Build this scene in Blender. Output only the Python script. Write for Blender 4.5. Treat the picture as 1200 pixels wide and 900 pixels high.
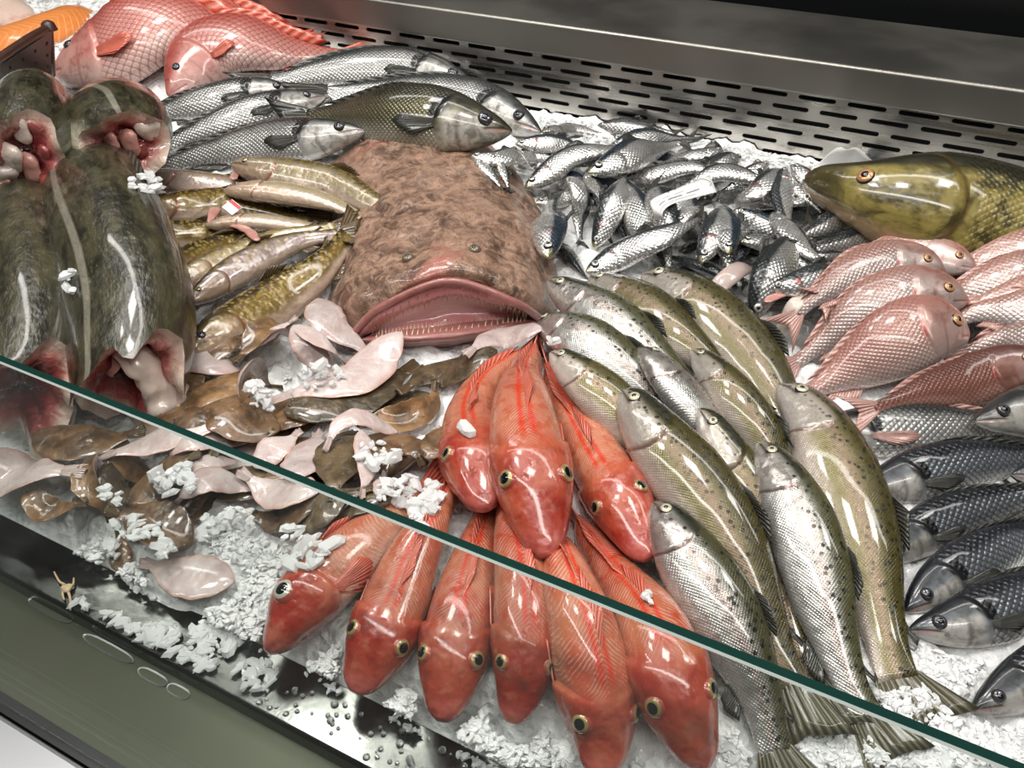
import bpy, bmesh, math, random
import numpy as np
from mathutils import Vector

for o in list(bpy.data.objects):
    bpy.data.objects.remove(o, do_unlink=True)
scene = bpy.context.scene
COL = scene.collection
random.seed(7)
rng = np.random.default_rng(7)

# ------------------------------------------------------------------ camera
CAM_H = 0.53
FPX = 900.0
PITCH = math.atan(770.0 / 900.0)
YAW = math.pi / 2 - math.atan(2444.0 / (900.0 / math.cos(PITCH)))
cam_d = bpy.data.cameras.new('camera')
cam_d.sensor_width = 36.0
cam_d.lens = 36.0 * FPX / 1200.0
cam_d.clip_start = 0.02
cam = bpy.data.objects.new('camera', cam_d)
COL.objects.link(cam)
cam.location = (0, 0, CAM_H)
cam.rotation_euler = (math.pi / 2 - PITCH, 0, YAW)
scene.camera = cam

# ------------------------------------------------------------------ world, lamps, exposure
world = bpy.data.worlds.new('shop_air')
scene.world = world
world.use_nodes = True
wb = world.node_tree.nodes['Background']
wb.inputs[0].default_value = (1.0, 0.97, 0.92, 1)
wb.inputs[1].default_value = 0.05


def area(name, loc, size, size_y, power, rot=(0, 0, 0), col=(1, 0.97, 0.93)):
    d = bpy.data.lights.new(name, 'AREA')
    d.shape = 'RECTANGLE'
    d.size = size
    d.size_y = size_y
    d.energy = power
    d.color = col
    o = bpy.data.objects.new(name, d)
    COL.objects.link(o)
    o.location = loc
    o.rotation_euler = rot
    return o


# ceiling strip lamps along the counter, plus spots added to brighten dim stretches
area('ceiling_strip_lamp', (-0.5, 0.95, 1.45), 3.2, 0.10, 13, (math.radians(-8), 0, 0))
area('ceiling_strip_lamp', (-0.4, -0.25, 1.65), 3.2, 0.10, 22, (math.radians(18), 0, 0))
area('added_spot_lamp', (0.55, 0.8, 1.6), 0.25, 0.25, 5, (math.radians(-8), math.radians(10), 0))  # this and the next spots are added to even out the light
area('added_spot_lamp', (-0.25, 0.42, 1.6), 0.25, 0.25, 6, (0, 0, 0))
area('added_spot_lamp', (-1.0, 0.35, 1.6), 0.25, 0.25, 6, (0, 0, 0))
area('added_spot_lamp', (-0.9, 0.8, 1.6), 0.25, 0.25, 6, (math.radians(-10), math.radians(-12), 0))

scene.view_settings.view_transform = 'Standard'
scene.view_settings.look = 'None'
scene.view_settings.gamma = 1.0
scene.view_settings.use_curve_mapping = False
scene.view_settings.exposure = 0.02

# ------------------------------------------------------------------ pixel -> ray -> point
cp, sp_ = math.cos(PITCH), math.sin(PITCH)
cy, sy = math.cos(YAW), math.sin(YAW)
FWD = np.array([-sy, cy, 0.0])
RGT = np.array([cy, sy, 0.0])


def ray(px, py):
    u = (px - 600.0) / FPX
    v = (450.0 - py) / FPX
    return RGT * u + FWD * (cp + v * sp_) + np.array([0, 0, 1.0]) * (-sp_ + v * cp)


def unproj(px, py, z):
    d = ray(px, py)
    t = (z - CAM_H) / d[2]
    return np.array([d[0] * t, d[1] * t, z])


# ------------------------------------------------------------------ node helper
class Mat:
    def __init__(self, name, **kw):
        self.m = bpy.data.materials.new(name)
        self.m.use_nodes = True
        self.t = self.m.node_tree
        self.b = self.t.nodes['Principled BSDF']
        for k, v in kw.items():
            self.set(k, v)

    def set(self, k, v):
        k = {'base': 'Base Color', 'rough': 'Roughness', 'metal': 'Metallic', 'coat': 'Coat Weight',
             'coatr': 'Coat Roughness', 'sss': 'Subsurface Weight', 'trans': 'Transmission Weight', 'ior': 'IOR',
             'alpha': 'Alpha', 'spec': 'Specular IOR Level', 'normal': 'Normal', 'emit': 'Emission Color',
             'emits': 'Emission Strength'}.get(k, k)
        self.link(v, self.b.inputs[k])

    def link(self, v, sock):
        if isinstance(v, bpy.types.NodeSocket):
            self.t.links.new(v, sock)
        elif isinstance(v, (tuple, list)):
            if len(v) == 3 and sock.type == 'RGBA':
                v = (*v, 1.0)
            sock.default_value = v
        else:
            if sock.type == 'RGBA':
                v = (v, v, v, 1)
            sock.default_value = v

    def n(self, t):
        return self.t.nodes.new(t)

    def attr(self, name):
        a = self.n('ShaderNodeAttribute')
        a.attribute_name = name
        return a.outputs['Vector']

    def xyz(self, v):
        s = self.n('ShaderNodeSeparateXYZ')
        self.link(v, s.inputs[0])
        return s.outputs[0], s.outputs[1], s.outputs[2]

    def vec(self, x, y, z):
        s = self.n('ShaderNodeCombineXYZ')
        for i, v in enumerate((x, y, z)):
            self.link(v, s.inputs[i])
        return s.outputs[0]

    def math(self, op, a, b=0.0, c=0.0):
        s = self.n('ShaderNodeMath')
        s.operation = op
        self.link(a, s.inputs[0])
        self.link(b, s.inputs[1])
        self.link(c, s.inputs[2])
        return s.outputs[0]

    def mul(self, *a):
        r = a[0]
        for x in a[1:]:
            r = self.math('MULTIPLY', r, x)
        return r

    def add(self, a, b):
        return self.math('ADD', a, b)

    def ss(self, v, a, b, lo=0.0, hi=1.0):
        s = self.n('ShaderNodeMapRange')
        s.interpolation_type = 'SMOOTHSTEP'
        if a > b:
            a, b, lo, hi = b, a, hi, lo
        self.link(v, s.inputs['Value'])
        s.inputs['From Min'].default_value = a
        s.inputs['From Max'].default_value = b
        s.inputs['To Min'].default_value = lo
        s.inputs['To Max'].default_value = hi
        return s.outputs['Result']

    def band(self, v, c, w):
        d = self.math('ABSOLUTE', self.math('SUBTRACT', v, c))
        return self.ss(d, w, 0.0)

    def mix(self, f, a, b):
        s = self.n('ShaderNodeMix')
        s.data_type = 'RGBA'
        self.link(f, s.inputs[0])
        self.link(a, s.inputs[6])
        self.link(b, s.inputs[7])
        return s.outputs[2]

    def scalec(self, col, f):
        return self.mixb('MULTIPLY', 1.0, col, f)

    def mixb(self, blend, f, a, b):
        s = self.n('ShaderNodeMix')
        s.data_type = 'RGBA'
        s.blend_type = blend
        self.link(f, s.inputs[0])
        self.link(a, s.inputs[6])
        self.link(b, s.inputs[7])
        return s.outputs[2]

    def ramp(self, v, stops):
        s = self.n('ShaderNodeValToRGB')
        e = s.color_ramp.elements
        while len(e) < len(stops):
            e.new(0.5)
        for i, (p, c) in enumerate(stops):
            e[i].position = p
            e[i].color = (*c, 1)
        self.link(v, s.inputs[0])
        return s.outputs[0]

    def noise(self, vec, scale, detail=3.0, rough=0.55, dist=0.0):
        s = self.n('ShaderNodeTexNoise')
        self.link(vec, s.inputs['Vector'])
        s.inputs['Scale'].default_value = scale
        s.inputs['Detail'].default_value = detail
        s.inputs['Roughness'].default_value = rough
        s.inputs['Distortion'].default_value = dist
        return s.outputs[0]

    def voro(self, vec, scale, feat='F1', rand=1.0):
        s = self.n('ShaderNodeTexVoronoi')
        s.feature = feat
        self.link(vec, s.inputs['Vector'])
        s.inputs['Scale'].default_value = scale
        s.inputs['Randomness'].default_value = rand
        return s.outputs['Distance']

    def bump(self, h, strength=0.3, dist=0.002, prev=None):
        s = self.n('ShaderNodeBump')
        s.inputs['Strength'].default_value = strength
        s.inputs['Distance'].default_value = dist
        self.link(h, s.inputs['Height'])
        if prev is not None:
            self.link(prev, s.inputs['Normal'])
        return s.outputs[0]

    def rnd(self):
        return self.n('ShaderNodeObjectInfo').outputs['Random']

    def objco(self):
        return self.n('ShaderNodeTexCoord').outputs['Object']

    def diamond(self, x, z, ax, az):
        """overlapping fish-scale lattice: 1 at scale centre, 0 at scale edge"""
        p = self.math('ADD', self.mul(x, 1.0 / ax), self.mul(z, 1.0 / az))
        q = self.math('SUBTRACT', self.mul(x, 1.0 / ax), self.mul(z, 1.0 / az))
        a = self.math('ABSOLUTE', self.math('SINE', self.mul(p, math.pi)))
        b = self.math('ABSOLUTE', self.math('SINE', self.mul(q, math.pi)))
        return self.mul(a, b)


M = {}


def simple(name, col, rough=0.5, metal=0.0, **kw):
    g = Mat(name, base=col, rough=rough, metal=metal, **kw)
    M[name] = g.m
    return g


# ------------------------------------------------------------------ materials: the case
g = Mat('brushed_steel', metal=1.0, rough=0.3)
x, y, z = g.xyz(g.objco())
n1 = g.noise(g.vec(g.mul(x, 3.0), g.mul(y, 160.0), g.mul(z, 160.0)), 1.0, 3)
n2 = g.noise(g.objco(), 9.0, 3)
g.set('base', g.mix(n2, (0.55, 0.53, 0.49), (0.66, 0.64, 0.60)))
g.set('rough', g.ss(n1, 0.2, 0.8, 0.22, 0.36))
g.set('normal', g.bump(n1, 0.05, 0.001))
M['brushed_steel'] = g.m

g = Mat('satin_steel', metal=1.0, rough=0.42)
n2 = g.noise(g.objco(), 5.0, 4)
g.set('base', g.mix(n2, (0.30, 0.29, 0.26), (0.38, 0.36, 0.33)))
g.set('rough', g.ss(n2, 0.3, 0.7, 0.36, 0.48))
M['satin_steel'] = g.m

g = Mat('wet_steel_rim', metal=1.0, rough=0.12)
n2 = g.noise(g.objco(), 40.0, 4)
g.set('base', (0.12, 0.125, 0.115))
g.set('rough', g.ss(n2, 0.4, 0.7, 0.12, 0.25))
g.set('normal', g.bump(n2, 0.12, 0.002))
M['wet_steel_rim'] = g.m

g = Mat('olive_panel', rough=0.35, metal=0.6, coat=0.3)
n2 = g.noise(g.objco(), 7.0, 3)
g.set('base', g.mix(n2, (0.055, 0.06, 0.038), (0.11, 0.115, 0.078)))
M['olive_panel'] = g.m
simple('black_rubber', (0.012, 0.012, 0.012), 0.35)
simple('aluminium', (0.45, 0.46, 0.47), 0.35, 0.8)
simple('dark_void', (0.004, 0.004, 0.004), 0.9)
simple('dark_green_wall', (0.022, 0.03, 0.026), 0.3)
simple('black_wall', (0.006, 0.007, 0.007), 0.3)
simple('grey_floor', (0.10, 0.10, 0.10), 0.5)
simple('glass_edge', (0.008, 0.035, 0.028), 0.12, 0.0, coat=0.3)
simple('glass_arris', (0.30, 0.34, 0.32), 0.25)

g = Mat('clear_glass')
nt = g.t
nt.nodes.remove(g.b)
tr = g.n('ShaderNodeBsdfTransparent')
tr.inputs[0].default_value = (0.965, 0.985, 0.975, 1)
gl = g.n('ShaderNodeBsdfGlossy')
gl.inputs['Roughness'].default_value = 0.03
fr = g.n('ShaderNodeFresnel')
geo = g.n('ShaderNodeNewGeometry')
nt.links.new(g.math('MULTIPLY_ADD', geo.outputs['Backfacing'], 1 / 1.45 - 1.45, 1.45), fr.inputs[0])
mx = g.n('ShaderNodeMixShader')
nt.links.new(fr.outputs[0], mx.inputs[0])
nt.links.new(tr.outputs[0], mx.inputs[1])
nt.links.new(gl.outputs[0], mx.inputs[2])
df = g.n('ShaderNodeBsdfDiffuse')
df.inputs[0].default_value = (0.8, 0.85, 0.82, 1)
mx2 = g.n('ShaderNodeMixShader')
haze = g.ss(g.noise(g.objco(), 6.0, 4), 0.35, 0.8, 0.006, 0.035)  # pale diffuse veil painted in for the hazy reflection on the pane
nt.links.new(haze, mx2.inputs[0])
nt.links.new(mx.outputs[0], mx2.inputs[1])
nt.links.new(df.outputs[0], mx2.inputs[2])
nt.links.new(mx2.outputs[0], nt.nodes['Material Output'].inputs[0])
M['clear_glass'] = g.m

# ice
g = Mat('crushed_ice', rough=0.3, coat=0.25, coatr=0.1, ior=1.31)
co = g.objco()
v1 = g.voro(co, 130.0)
n1 = g.noise(co, 75.0, 5, 0.7)
n0 = g.noise(co, 9.0, 2)
g.set('base', g.mix(g.ss(n1, 0.3, 0.7), g.mix(n0, (0.86, 0.875, 0.87), (0.91, 0.92, 0.91)), (0.96, 0.96, 0.955)))
b1 = g.bump(v1, 0.7, 0.005)
g.set('normal', g.bump(n1, 0.7, 0.005, b1))
g.set('rough', g.ss(v1, 0.1, 0.6, 0.15, 0.5))
M['ice_bed'] = g.m.copy()
tl = g.n('ShaderNodeBsdfTranslucent')
tl.inputs[0].default_value = (0.95, 0.97, 0.97, 1)
mxs = g.n('ShaderNodeMixShader')
mxs.inputs[0].default_value = 0.12
g.t.links.new(g.b.outputs[0], mxs.inputs[1])
g.t.links.new(tl.outputs[0], mxs.inputs[2])
g.t.links.new(mxs.outputs[0], g.t.nodes['Material Output'].inputs[0])
M['crushed_ice'] = g.m
g = Mat('clear_ice', rough=0.18, trans=0.12, ior=1.31, coat=0.2)
n1 = g.noise(g.objco(), 90.0, 4)
g.set('base', g.mix(n1, (0.92, 0.93, 0.92), (0.97, 0.97, 0.965)))
g.set('normal', g.bump(n1, 0.3, 0.002))
tl = g.n('ShaderNodeBsdfTranslucent')
tl.inputs[0].default_value = (0.95, 0.97, 0.97, 1)
mxs = g.n('ShaderNodeMixShader')
mxs.inputs[0].default_value = 0.4
g.t.links.new(g.b.outputs[0], mxs.inputs[1])
g.t.links.new(tl.outputs[0], mxs.inputs[2])
g.t.links.new(mxs.outputs[0], g.t.nodes['Material Output'].inputs[0])
M['clear_ice'] = g.m


# ------------------------------------------------------------------ materials: fish
def fishmat(name, wet=0.55, rough=0.3, metal=0.0):
    g = Mat(name, rough=rough, metal=metal, coat=wet, coatr=0.08)
    g.fr, g.fd, g.fs = g.xyz(g.attr('fc'))
    g.rest = g.attr('rest')
    g.rx, g.ry, g.rz = g.xyz(g.rest)
    M[name] = g.m
    return g


def vary(g, col, lo=0.74, hi=0.98):
    v = g.ss(g.rnd(), 0, 1, lo, hi)
    return g.mixb('MULTIPLY', 1.0, col, g.vec(v, v, v))


def wetbump(g, h, s, d, wob=0.25):
    nb = g.noise(g.rest, 55.0, 2)
    b = g.bump(nb, wob, 0.003)
    return g.bump(h, s, d, b)


def mouthline(g, dm, slope, sm, w):
    line = g.math('SUBTRACT', g.fd, g.math('MULTIPLY_ADD', g.fr, slope, dm))
    return g.mul(g.band(line, 0.0, w), g.ss(g.fr, sm, sm * 0.8))


# rainbow trout
for nm, back, side, met, belly in (('trout_skin_green', (0.075, 0.062, 0.014), (0.26, 0.225, 0.095), 0.25, (0.56, 0.48, 0.41)),
                                   ('trout_skin_silver', (0.075, 0.072, 0.03), (0.56, 0.56, 0.52), 0.72, (0.70, 0.69, 0.66))):
    g = fishmat(nm, 0.8, 0.28)
    c = g.mix(g.ss(g.fd, 0.05, 0.62), side, back)
    c = g.mix(g.mul(g.band(g.fd, 0.05, 0.35), 0.45, g.ss(g.fr, 0.1, 0.35)), c, (0.50, 0.33, 0.28))
    c = g.mix(g.ss(g.fd, -0.25, -0.75), c, belly)
    hd = g.ss(g.fr, 0.25, 0.19)
    c = g.mix(g.mul(hd, g.ss(g.fd, 0.5, 0.1), 0.75), c, (0.66, 0.60, 0.55))
    c = g.mix(g.mul(hd, g.ss(g.fd, 0.3, 0.6), 0.9), c, (0.03, 0.033, 0.022))
    vs = g.voro(g.rest, 190.0)
    nn = g.noise(g.rest, 60.0, 2)
    spots = g.mul(g.ss(vs, 0.36, 0.26), g.ss(g.fd, -0.35, 0.35), g.ss(nn, 0.34, 0.46))
    c = g.mix(g.mul(spots, 0.92), c, (0.012, 0.012, 0.010))
    ml = mouthline(g, 0.05, -1.5, 0.10, 0.16)
    c = g.mix(g.mul(ml, 0.75), c, (0.04, 0.03, 0.02))
    gl_ = g.mul(g.band(g.fr, 0.222, 0.010), g.ss(g.fd, 0.4, 0.2))
    c = g.mix(g.mul(gl_, 0.7), c, (0.16, 0.03, 0.02))
    sc = g.mul(g.diamond(g.rx, g.rz, 0.0028, 0.0025), g.ss(g.fr, 0.2, 0.26))
    c = g.mixb('MULTIPLY', 0.18, c, g.mix(sc, (0.6, 0.6, 0.6), (1.1, 1.1, 1.1)))
    g.set('base', vary(g, c))
    mm = g.mul(g.ss(g.fd, 0.75, 0.15), met)
    g.set('metal', mm)
    n5 = g.noise(g.rest, 130.0, 3)
    g.set('rough', g.ss(n5, 0.3, 0.7, 0.2, 0.4))
    g.set('normal', wetbump(g, g.add(g.mul(sc, 0.4), g.mul(n5, 0.8)), 0.35, 0.0016, 0.8))

# sea bass (three tones)
for nm, back, side, belly in (('bass_skin_silver', (0.03, 0.033, 0.033), (0.46, 0.46, 0.44), (0.66, 0.65, 0.62)),
                              ('bass_skin_olive', (0.035, 0.033, 0.018), (0.17, 0.155, 0.09), (0.55, 0.52, 0.42)),
                              ('bass_skin_blue', (0.010, 0.013, 0.018), (0.20, 0.22, 0.24), (0.62, 0.62, 0.60))):
    g = fishmat(nm, 0.6, 0.28)
    nn = g.noise(g.rest, 30.0, 3)
    dd = g.add(g.fd, g.mul(g.math('SUBTRACT', nn, 0.5), 0.5))
    c = g.mix(g.ss(dd, 0.18, 0.72), side, back)
    c = g.mix(g.ss(g.fd, -0.25, -0.8), c, belly)
    body = g.ss(g.fr, 0.255, 0.285)
    sc = g.diamond(g.rx, g.rz, 0.0066, 0.0058)
    scb = g.mul(sc, body)
    lo_ = g.mix(body, (1, 1, 1), (0.5, 0.5, 0.5))
    c = g.mixb('MULTIPLY', 1.0, c, g.mix(g.ss(sc, 0.02, 0.35), lo_, g.mix(body, (1, 1, 1), (1.1, 1.1, 1.1))))
    ll = g.mul(g.band(g.fd, 0.22, 0.05), body)
    c = g.mix(g.mul(ll, 0.5), c, (0.05, 0.05, 0.05))
    patch = g.ss(g.mul(g.band(g.fr, 0.268, 0.06), g.band(g.fd, 0.25, 0.65)), 0.15, 0.4)
    c = g.mix(g.mul(patch, 0.95), c, (0.008, 0.008, 0.008))
    ck = g.mul(g.ss(g.fr, 0.245, 0.22), g.ss(g.fr, 0.04, 0.1), g.ss(g.fd, 0.3, 0.0))
    c = g.mix(g.mul(ck, 0.7), c, (0.66, 0.63, 0.57))
    lip = g.mul(g.ss(g.fr, 0.13, 0.03), g.band(g.fd, -0.35, 0.35))
    c = g.mix(g.mul(lip, 0.55), c, (0.55, 0.26, 0.22))
    c = g.mix(g.mul(g.ss(g.fr, 0.09, 0.02), g.ss(g.fd, 0.0, 0.4)), c, back)
    ml = mouthline(g, 0.0, -2.6, 0.12, 0.13)
    c = g.mix(g.mul(ml, 0.85), c, (0.03, 0.015, 0.012))
    hn = g.noise(g.rest, 85.0, 4, 0.65, 0.6)
    c = g.mixb('MULTIPLY', 1.0, c, g.mix(g.mul(g.ss(hn, 0.42, 0.66), g.ss(g.fr, 0.27, 0.24)), (1, 1, 1), (0.45, 0.44, 0.42)))
    pre = g.mul(g.band(g.fr, 0.19, 0.012), g.ss(g.fd, 0.3, 0.0))
    c = g.mix(g.mul(pre, 0.55), c, (0.10, 0.08, 0.06))
    g.set('base', vary(g, c))
    g.set('metal', g.mul(g.ss(g.fd, 0.9, 0.2), g.ss(g.fr, 0.24, 0.29, 0.25, 0.62)))
    g.set('rough', g.ss(scb, 0, 1, 0.36, 0.24))
    g.set('normal', wetbump(g, scb, 0.4, 0.0016, 0.4))

# pink porgy, dusky porgy, red snapper
for nm, back, side, belly, met, edge in (
        ('porgy_skin_pink', (0.40, 0.21, 0.17), (0.62, 0.51, 0.47), (0.74, 0.69, 0.66), 0.55, 0.62),
        ('porgy_skin_rosy', (0.40, 0.18, 0.145), (0.54, 0.35, 0.305), (0.66, 0.53, 0.48), 0.45, 0.68),
        ('porgy_skin_dusky', (0.13, 0.045, 0.032), (0.25, 0.105, 0.078), (0.46, 0.25, 0.20), 0.25, 0.9),
        ('snapper_skin', (0.50, 0.11, 0.085), (0.66, 0.27, 0.225), (0.78, 0.52, 0.46), 0.1, 0.55)):
    g = fishmat(nm, 0.5, 0.3)
    nn = g.noise(g.rest, 22.0, 3)
    dd = g.add(g.fd, g.mul(g.math('SUBTRACT', nn, 0.5), 0.7))
    c = g.mix(g.ss(dd, 0.1, 0.85), side, back)
    c = g.mix(g.ss(dd, -0.2, -0.8), c, belly)
    big = 0.0115 if nm == 'snapper_skin' else 0.0056
    body = g.ss(g.fr, 0.255, 0.30)
    sc = g.diamond(g.rx, g.rz, big, big * 0.85)
    scb = g.mul(sc, body)
    c = g.mixb('MULTIPLY', 1.0, c, g.mix(g.ss(sc, 0.0, 0.4), g.mix(body, (1, 1, 1), (edge, edge * 0.9, edge * 0.9)), g.mix(body, (1, 1, 1), (1.08, 1.08, 1.08))))
    if nm != 'snapper_skin':
        rg = g.mul(g.band(g.fr, 0.268, 0.012), g.band(g.fd, 0.0, 0.35))
        c = g.mix(g.mul(rg, 0.9), c, (0.42, 0.02, 0.015))
        ll = g.mul(g.band(g.fd, 0.45, 0.05), body)
        c = g.mix(g.mul(ll, 0.5), c, (0.30, 0.12, 0.10))
    hd = g.ss(g.fr, 0.25, 0.12)
    c = g.mix(g.mul(hd, g.ss(g.fd, 0.6, 0.1), 0.35), c, (0.72, 0.52, 0.47))
    ml = mouthline(g, -0.15, -2.2, 0.10, 0.15)
    c = g.mix(g.mul(ml, 0.75), c, (0.18, 0.03, 0.025))
    pre = g.mul(g.band(g.fr, 0.19, 0.012), g.ss(g.fd, 0.3, 0.0))
    c = g.mix(g.mul(pre, 0.4), c, (0.30, 0.07, 0.05))
    hn = g.noise(g.rest, 60.0, 4, 0.65, 0.5)
    c = g.mixb('MULTIPLY', 1.0, c, g.mix(g.mul(g.ss(hn, 0.45, 0.68), g.ss(g.fr, 0.30, 0.22)), (1, 1, 1), (0.72, 0.55, 0.52)))
    lip = g.mul(g.ss(g.fr, 0.05, 0.01), 0.6)
    c = g.mix(lip, c, (0.62, 0.22, 0.18))
    g.set('base', vary(g, c))
    g.set('metal', g.mul(g.ss(g.fd, 0.9, 0.2), met))
    g.set('rough', g.ss(scb, 0, 1, 0.38, 0.25))
    g.set('normal', wetbump(g, scb, 0.3, 0.0013, 0.4))

# gurnard
g = fishmat('gurnard_skin', 0.7, 0.3)
nn = g.noise(g.rest, 26.0, 4)
n3 = g.noise(g.rest, 90.0, 3)
c = g.mix(g.ss(nn, 0.3, 0.7), (0.50, 0.065, 0.028), (0.60, 0.20, 0.10))
c = g.mix(g.mul(g.ss(g.fd, 0.75, 0.1), g.ss(g.fr, 0.28, 0.4), 0.6), c, (0.66, 0.33, 0.20))
c = g.mix(g.ss(g.fd, -0.15, -0.7), c, (0.74, 0.50, 0.40))
w1 = g.math('SINE', g.mul(g.add(g.mul(g.rx, 1.0), g.add(g.mul(g.math('ABSOLUTE', g.ry), 0.9), g.mul(nn, 0.012))), 2100.0))
ch = g.mul(g.ss(w1, 0.1, 0.9), g.ss(g.fr, 0.30, 0.36), g.ss(n3, 0.35, 0.6))
c = g.mix(g.mul(ch, 0.5), c, (0.80, 0.52, 0.40))
st = g.mul(g.band(g.math('ABSOLUTE', g.fs), 0.10, 0.10), g.ss(g.fd, 0.5, 0.9), g.ss(g.fr, 0.33, 0.36))
c = g.mix(g.mul(st, 0.9), c, (0.72, 0.045, 0.015))
hd = g.ss(g.fr, 0.32, 0.26)
c = g.mix(g.mul(hd, 0.85), c, g.mix(g.ss(nn, 0.3, 0.7), (0.34, 0.022, 0.014), (0.52, 0.095, 0.05)))
c = g.mix(g.mul(g.ss(g.fr, 0.09, 0.02), 0.45), c, (0.62, 0.18, 0.16))
c = g.mix(g.mul(g.ss(n3, 0.55, 0.7), hd, 0.35), c, (0.62, 0.24, 0.14))
c = g.mix(g.mul(g.ss(n3, 0.45, 0.3), hd, 0.45), c, (0.22, 0.02, 0.015))
brn = g.mul(g.ss(g.noise(g.rest, 40.0, 2), 0.6, 0.72), hd, 0.5)
c = g.mix(brn, c, (0.20, 0.05, 0.03))
g.set('base', vary(g, c, 0.74, 0.92))
g.set('normal', wetbump(g, g.add(g.mul(ch, 0.5), g.mul(n3, 1.0)), 0.45, 0.0016, 0.9))
g.set('rough', g.ss(n3, 0.3, 0.7, 0.2, 0.42))

# sardine
for nm, back in (('sardine_skin', (0.028, 0.034, 0.036)), ('sardine_skin_blue', (0.018, 0.03, 0.045))):
    g = fishmat(nm, 0.5, 0.25)
    nn = g.noise(g.rest, 70.0, 3)
    dd = g.add(g.fd, g.mul(g.math('SUBTRACT', nn, 0.5), 0.4))
    c = g.mix(g.ss(dd, 0.08, 0.42), (0.72, 0.72, 0.70), back)
    c = g.mix(g.ss(g.fd, -0.4, -0.8), c, (0.78, 0.77, 0.74))
    sc = g.diamond(g.rx, g.rz, 0.006, 0.005)
    c = g.mixb('MULTIPLY', 0.8, c, g.mix(g.ss(sc, 0, 0.4), (0.6, 0.6, 0.6), (1.05, 1.05, 1.05)))
    rd = g.mul(g.band(g.fr, 0.2, 0.05), g.band(g.fd, 0.05, 0.4), g.ss(nn, 0.46, 0.6), g.ss(g.rnd(), 0.2, 0.5))
    c = g.mix(g.mul(rd, 0.8), c, (0.50, 0.06, 0.06))
    c = g.mix(g.mul(g.ss(g.fr, 0.05, 0.01), 0.6), c, (0.35, 0.30, 0.08))
    c = g.mix(g.mul(g.band(g.fr, 0.225, 0.012), g.ss(g.fd, 0.5, 0.3), 0.5), c, (0.2, 0.1, 0.08))
    g.set('base', vary(g, c, 0.66, 1.0))
    g.set('metal', g.ss(dd, 0.5, 0.1, 0.2, 0.8))
    g.set('rough', g.ss(nn, 0.3, 0.7, 0.2, 0.36))
    g.set('normal', wetbump(g, sc, 0.35, 0.0012, 0.35))
g = fishmat('sardine_belly_pink', 0.6, 0.35)
nn = g.noise(g.rest, 50.0, 3)
g.set('base', g.mix(nn, (0.42, 0.31, 0.28), (0.55, 0.44, 0.40)))
g.set('normal', wetbump(g, nn, 0.3, 0.002))

# brook charr
for nm, back, side in (('charr_skin_dark', (0.035, 0.022, 0.006), (0.19, 0.125, 0.035)),
                       ('charr_skin_pale', (0.10, 0.07, 0.02), (0.42, 0.35, 0.24)),
                       ('charr_skin_violet', (0.09, 0.065, 0.02), (0.42, 0.33, 0.31))):
    g = fishmat(nm, 0.8, 0.28)
    nn = g.noise(g.rest, 35.0, 3)
    dd = g.add(g.fd, g.mul(g.math('SUBTRACT', nn, 0.5), 0.6))
    c = g.mix(g.ss(dd, 0.15, 0.8), side, back)
    c = g.mix(g.ss(dd, -0.3, -0.8), c, (0.62, 0.47, 0.36))
    vs = g.voro(g.rest, 200.0)
    sp2 = g.mul(g.ss(vs, 0.48, 0.34), g.ss(g.fr, 0.2, 0.26), g.ss(g.fd, -0.45, -0.1))
    c = g.mix(g.mul(sp2, 0.6), c, (0.40, 0.28, 0.055))
    hd = g.ss(g.fr, 0.24, 0.19)
    c = g.mix(g.mul(hd, g.ss(g.fd, 0.3, -0.1), 0.7), c, (0.42, 0.30, 0.20))
    c = g.mix(g.mul(g.band(g.fr, 0.222, 0.012), g.ss(g.fd, 0.4, 0.1), 0.8), c, (0.30, 0.06, 0.04))
    ml = mouthline(g, 0.0, -1.8, 0.12, 0.16)
    c = g.mix(g.mul(ml, 0.7), c, (0.06, 0.03, 0.02))
    g.set('base', vary(g, c))
    n5 = g.noise(g.rest, 110.0, 3)
    g.set('normal', wetbump(g, n5, 0.3, 0.002, 0.9))
    g.set('rough', g.ss(n5, 0.3, 0.7, 0.2, 0.36))
    g.set('metal', 0.15)

# pike
g = fishmat('pike_skin', 0.8, 0.28)
nn = g.noise(g.rest, 48.0, 5, 0.65, 0.6)
vs = g.voro(g.rest, 75.0)
c = g.mix(g.ss(nn, 0.36, 0.62), (0.06, 0.05, 0.012), (0.27, 0.215, 0.06))
c = g.mix(g.mul(g.ss(vs, 0.45, 0.3), g.ss(g.fr, 0.3, 0.36), 0.7), c, (0.38, 0.31, 0.11))
c = g.mix(g.ss(g.fd, 0.36, 0.62), c, (0.02, 0.018, 0.008))
c = g.mix(g.mul(g.ss(g.fr, 0.14, 0.09), 0.8), c, (0.03, 0.025, 0.012))
c = g.mix(g.mul(g.band(g.fr, 0.29, 0.014), 0.8), c, (0.10, 0.06, 0.02))
c = g.mix(g.ss(g.fd, -0.72, -0.95), c, (0.50, 0.34, 0.18))
sc = g.diamond(g.rx, g.rz, 0.009, 0.008)
g.set('base', c)
g.set('normal', wetbump(g, g.mul(sc, g.ss(g.fr, 0.3, 0.36)), 0.4, 0.002, 0.9))

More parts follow.
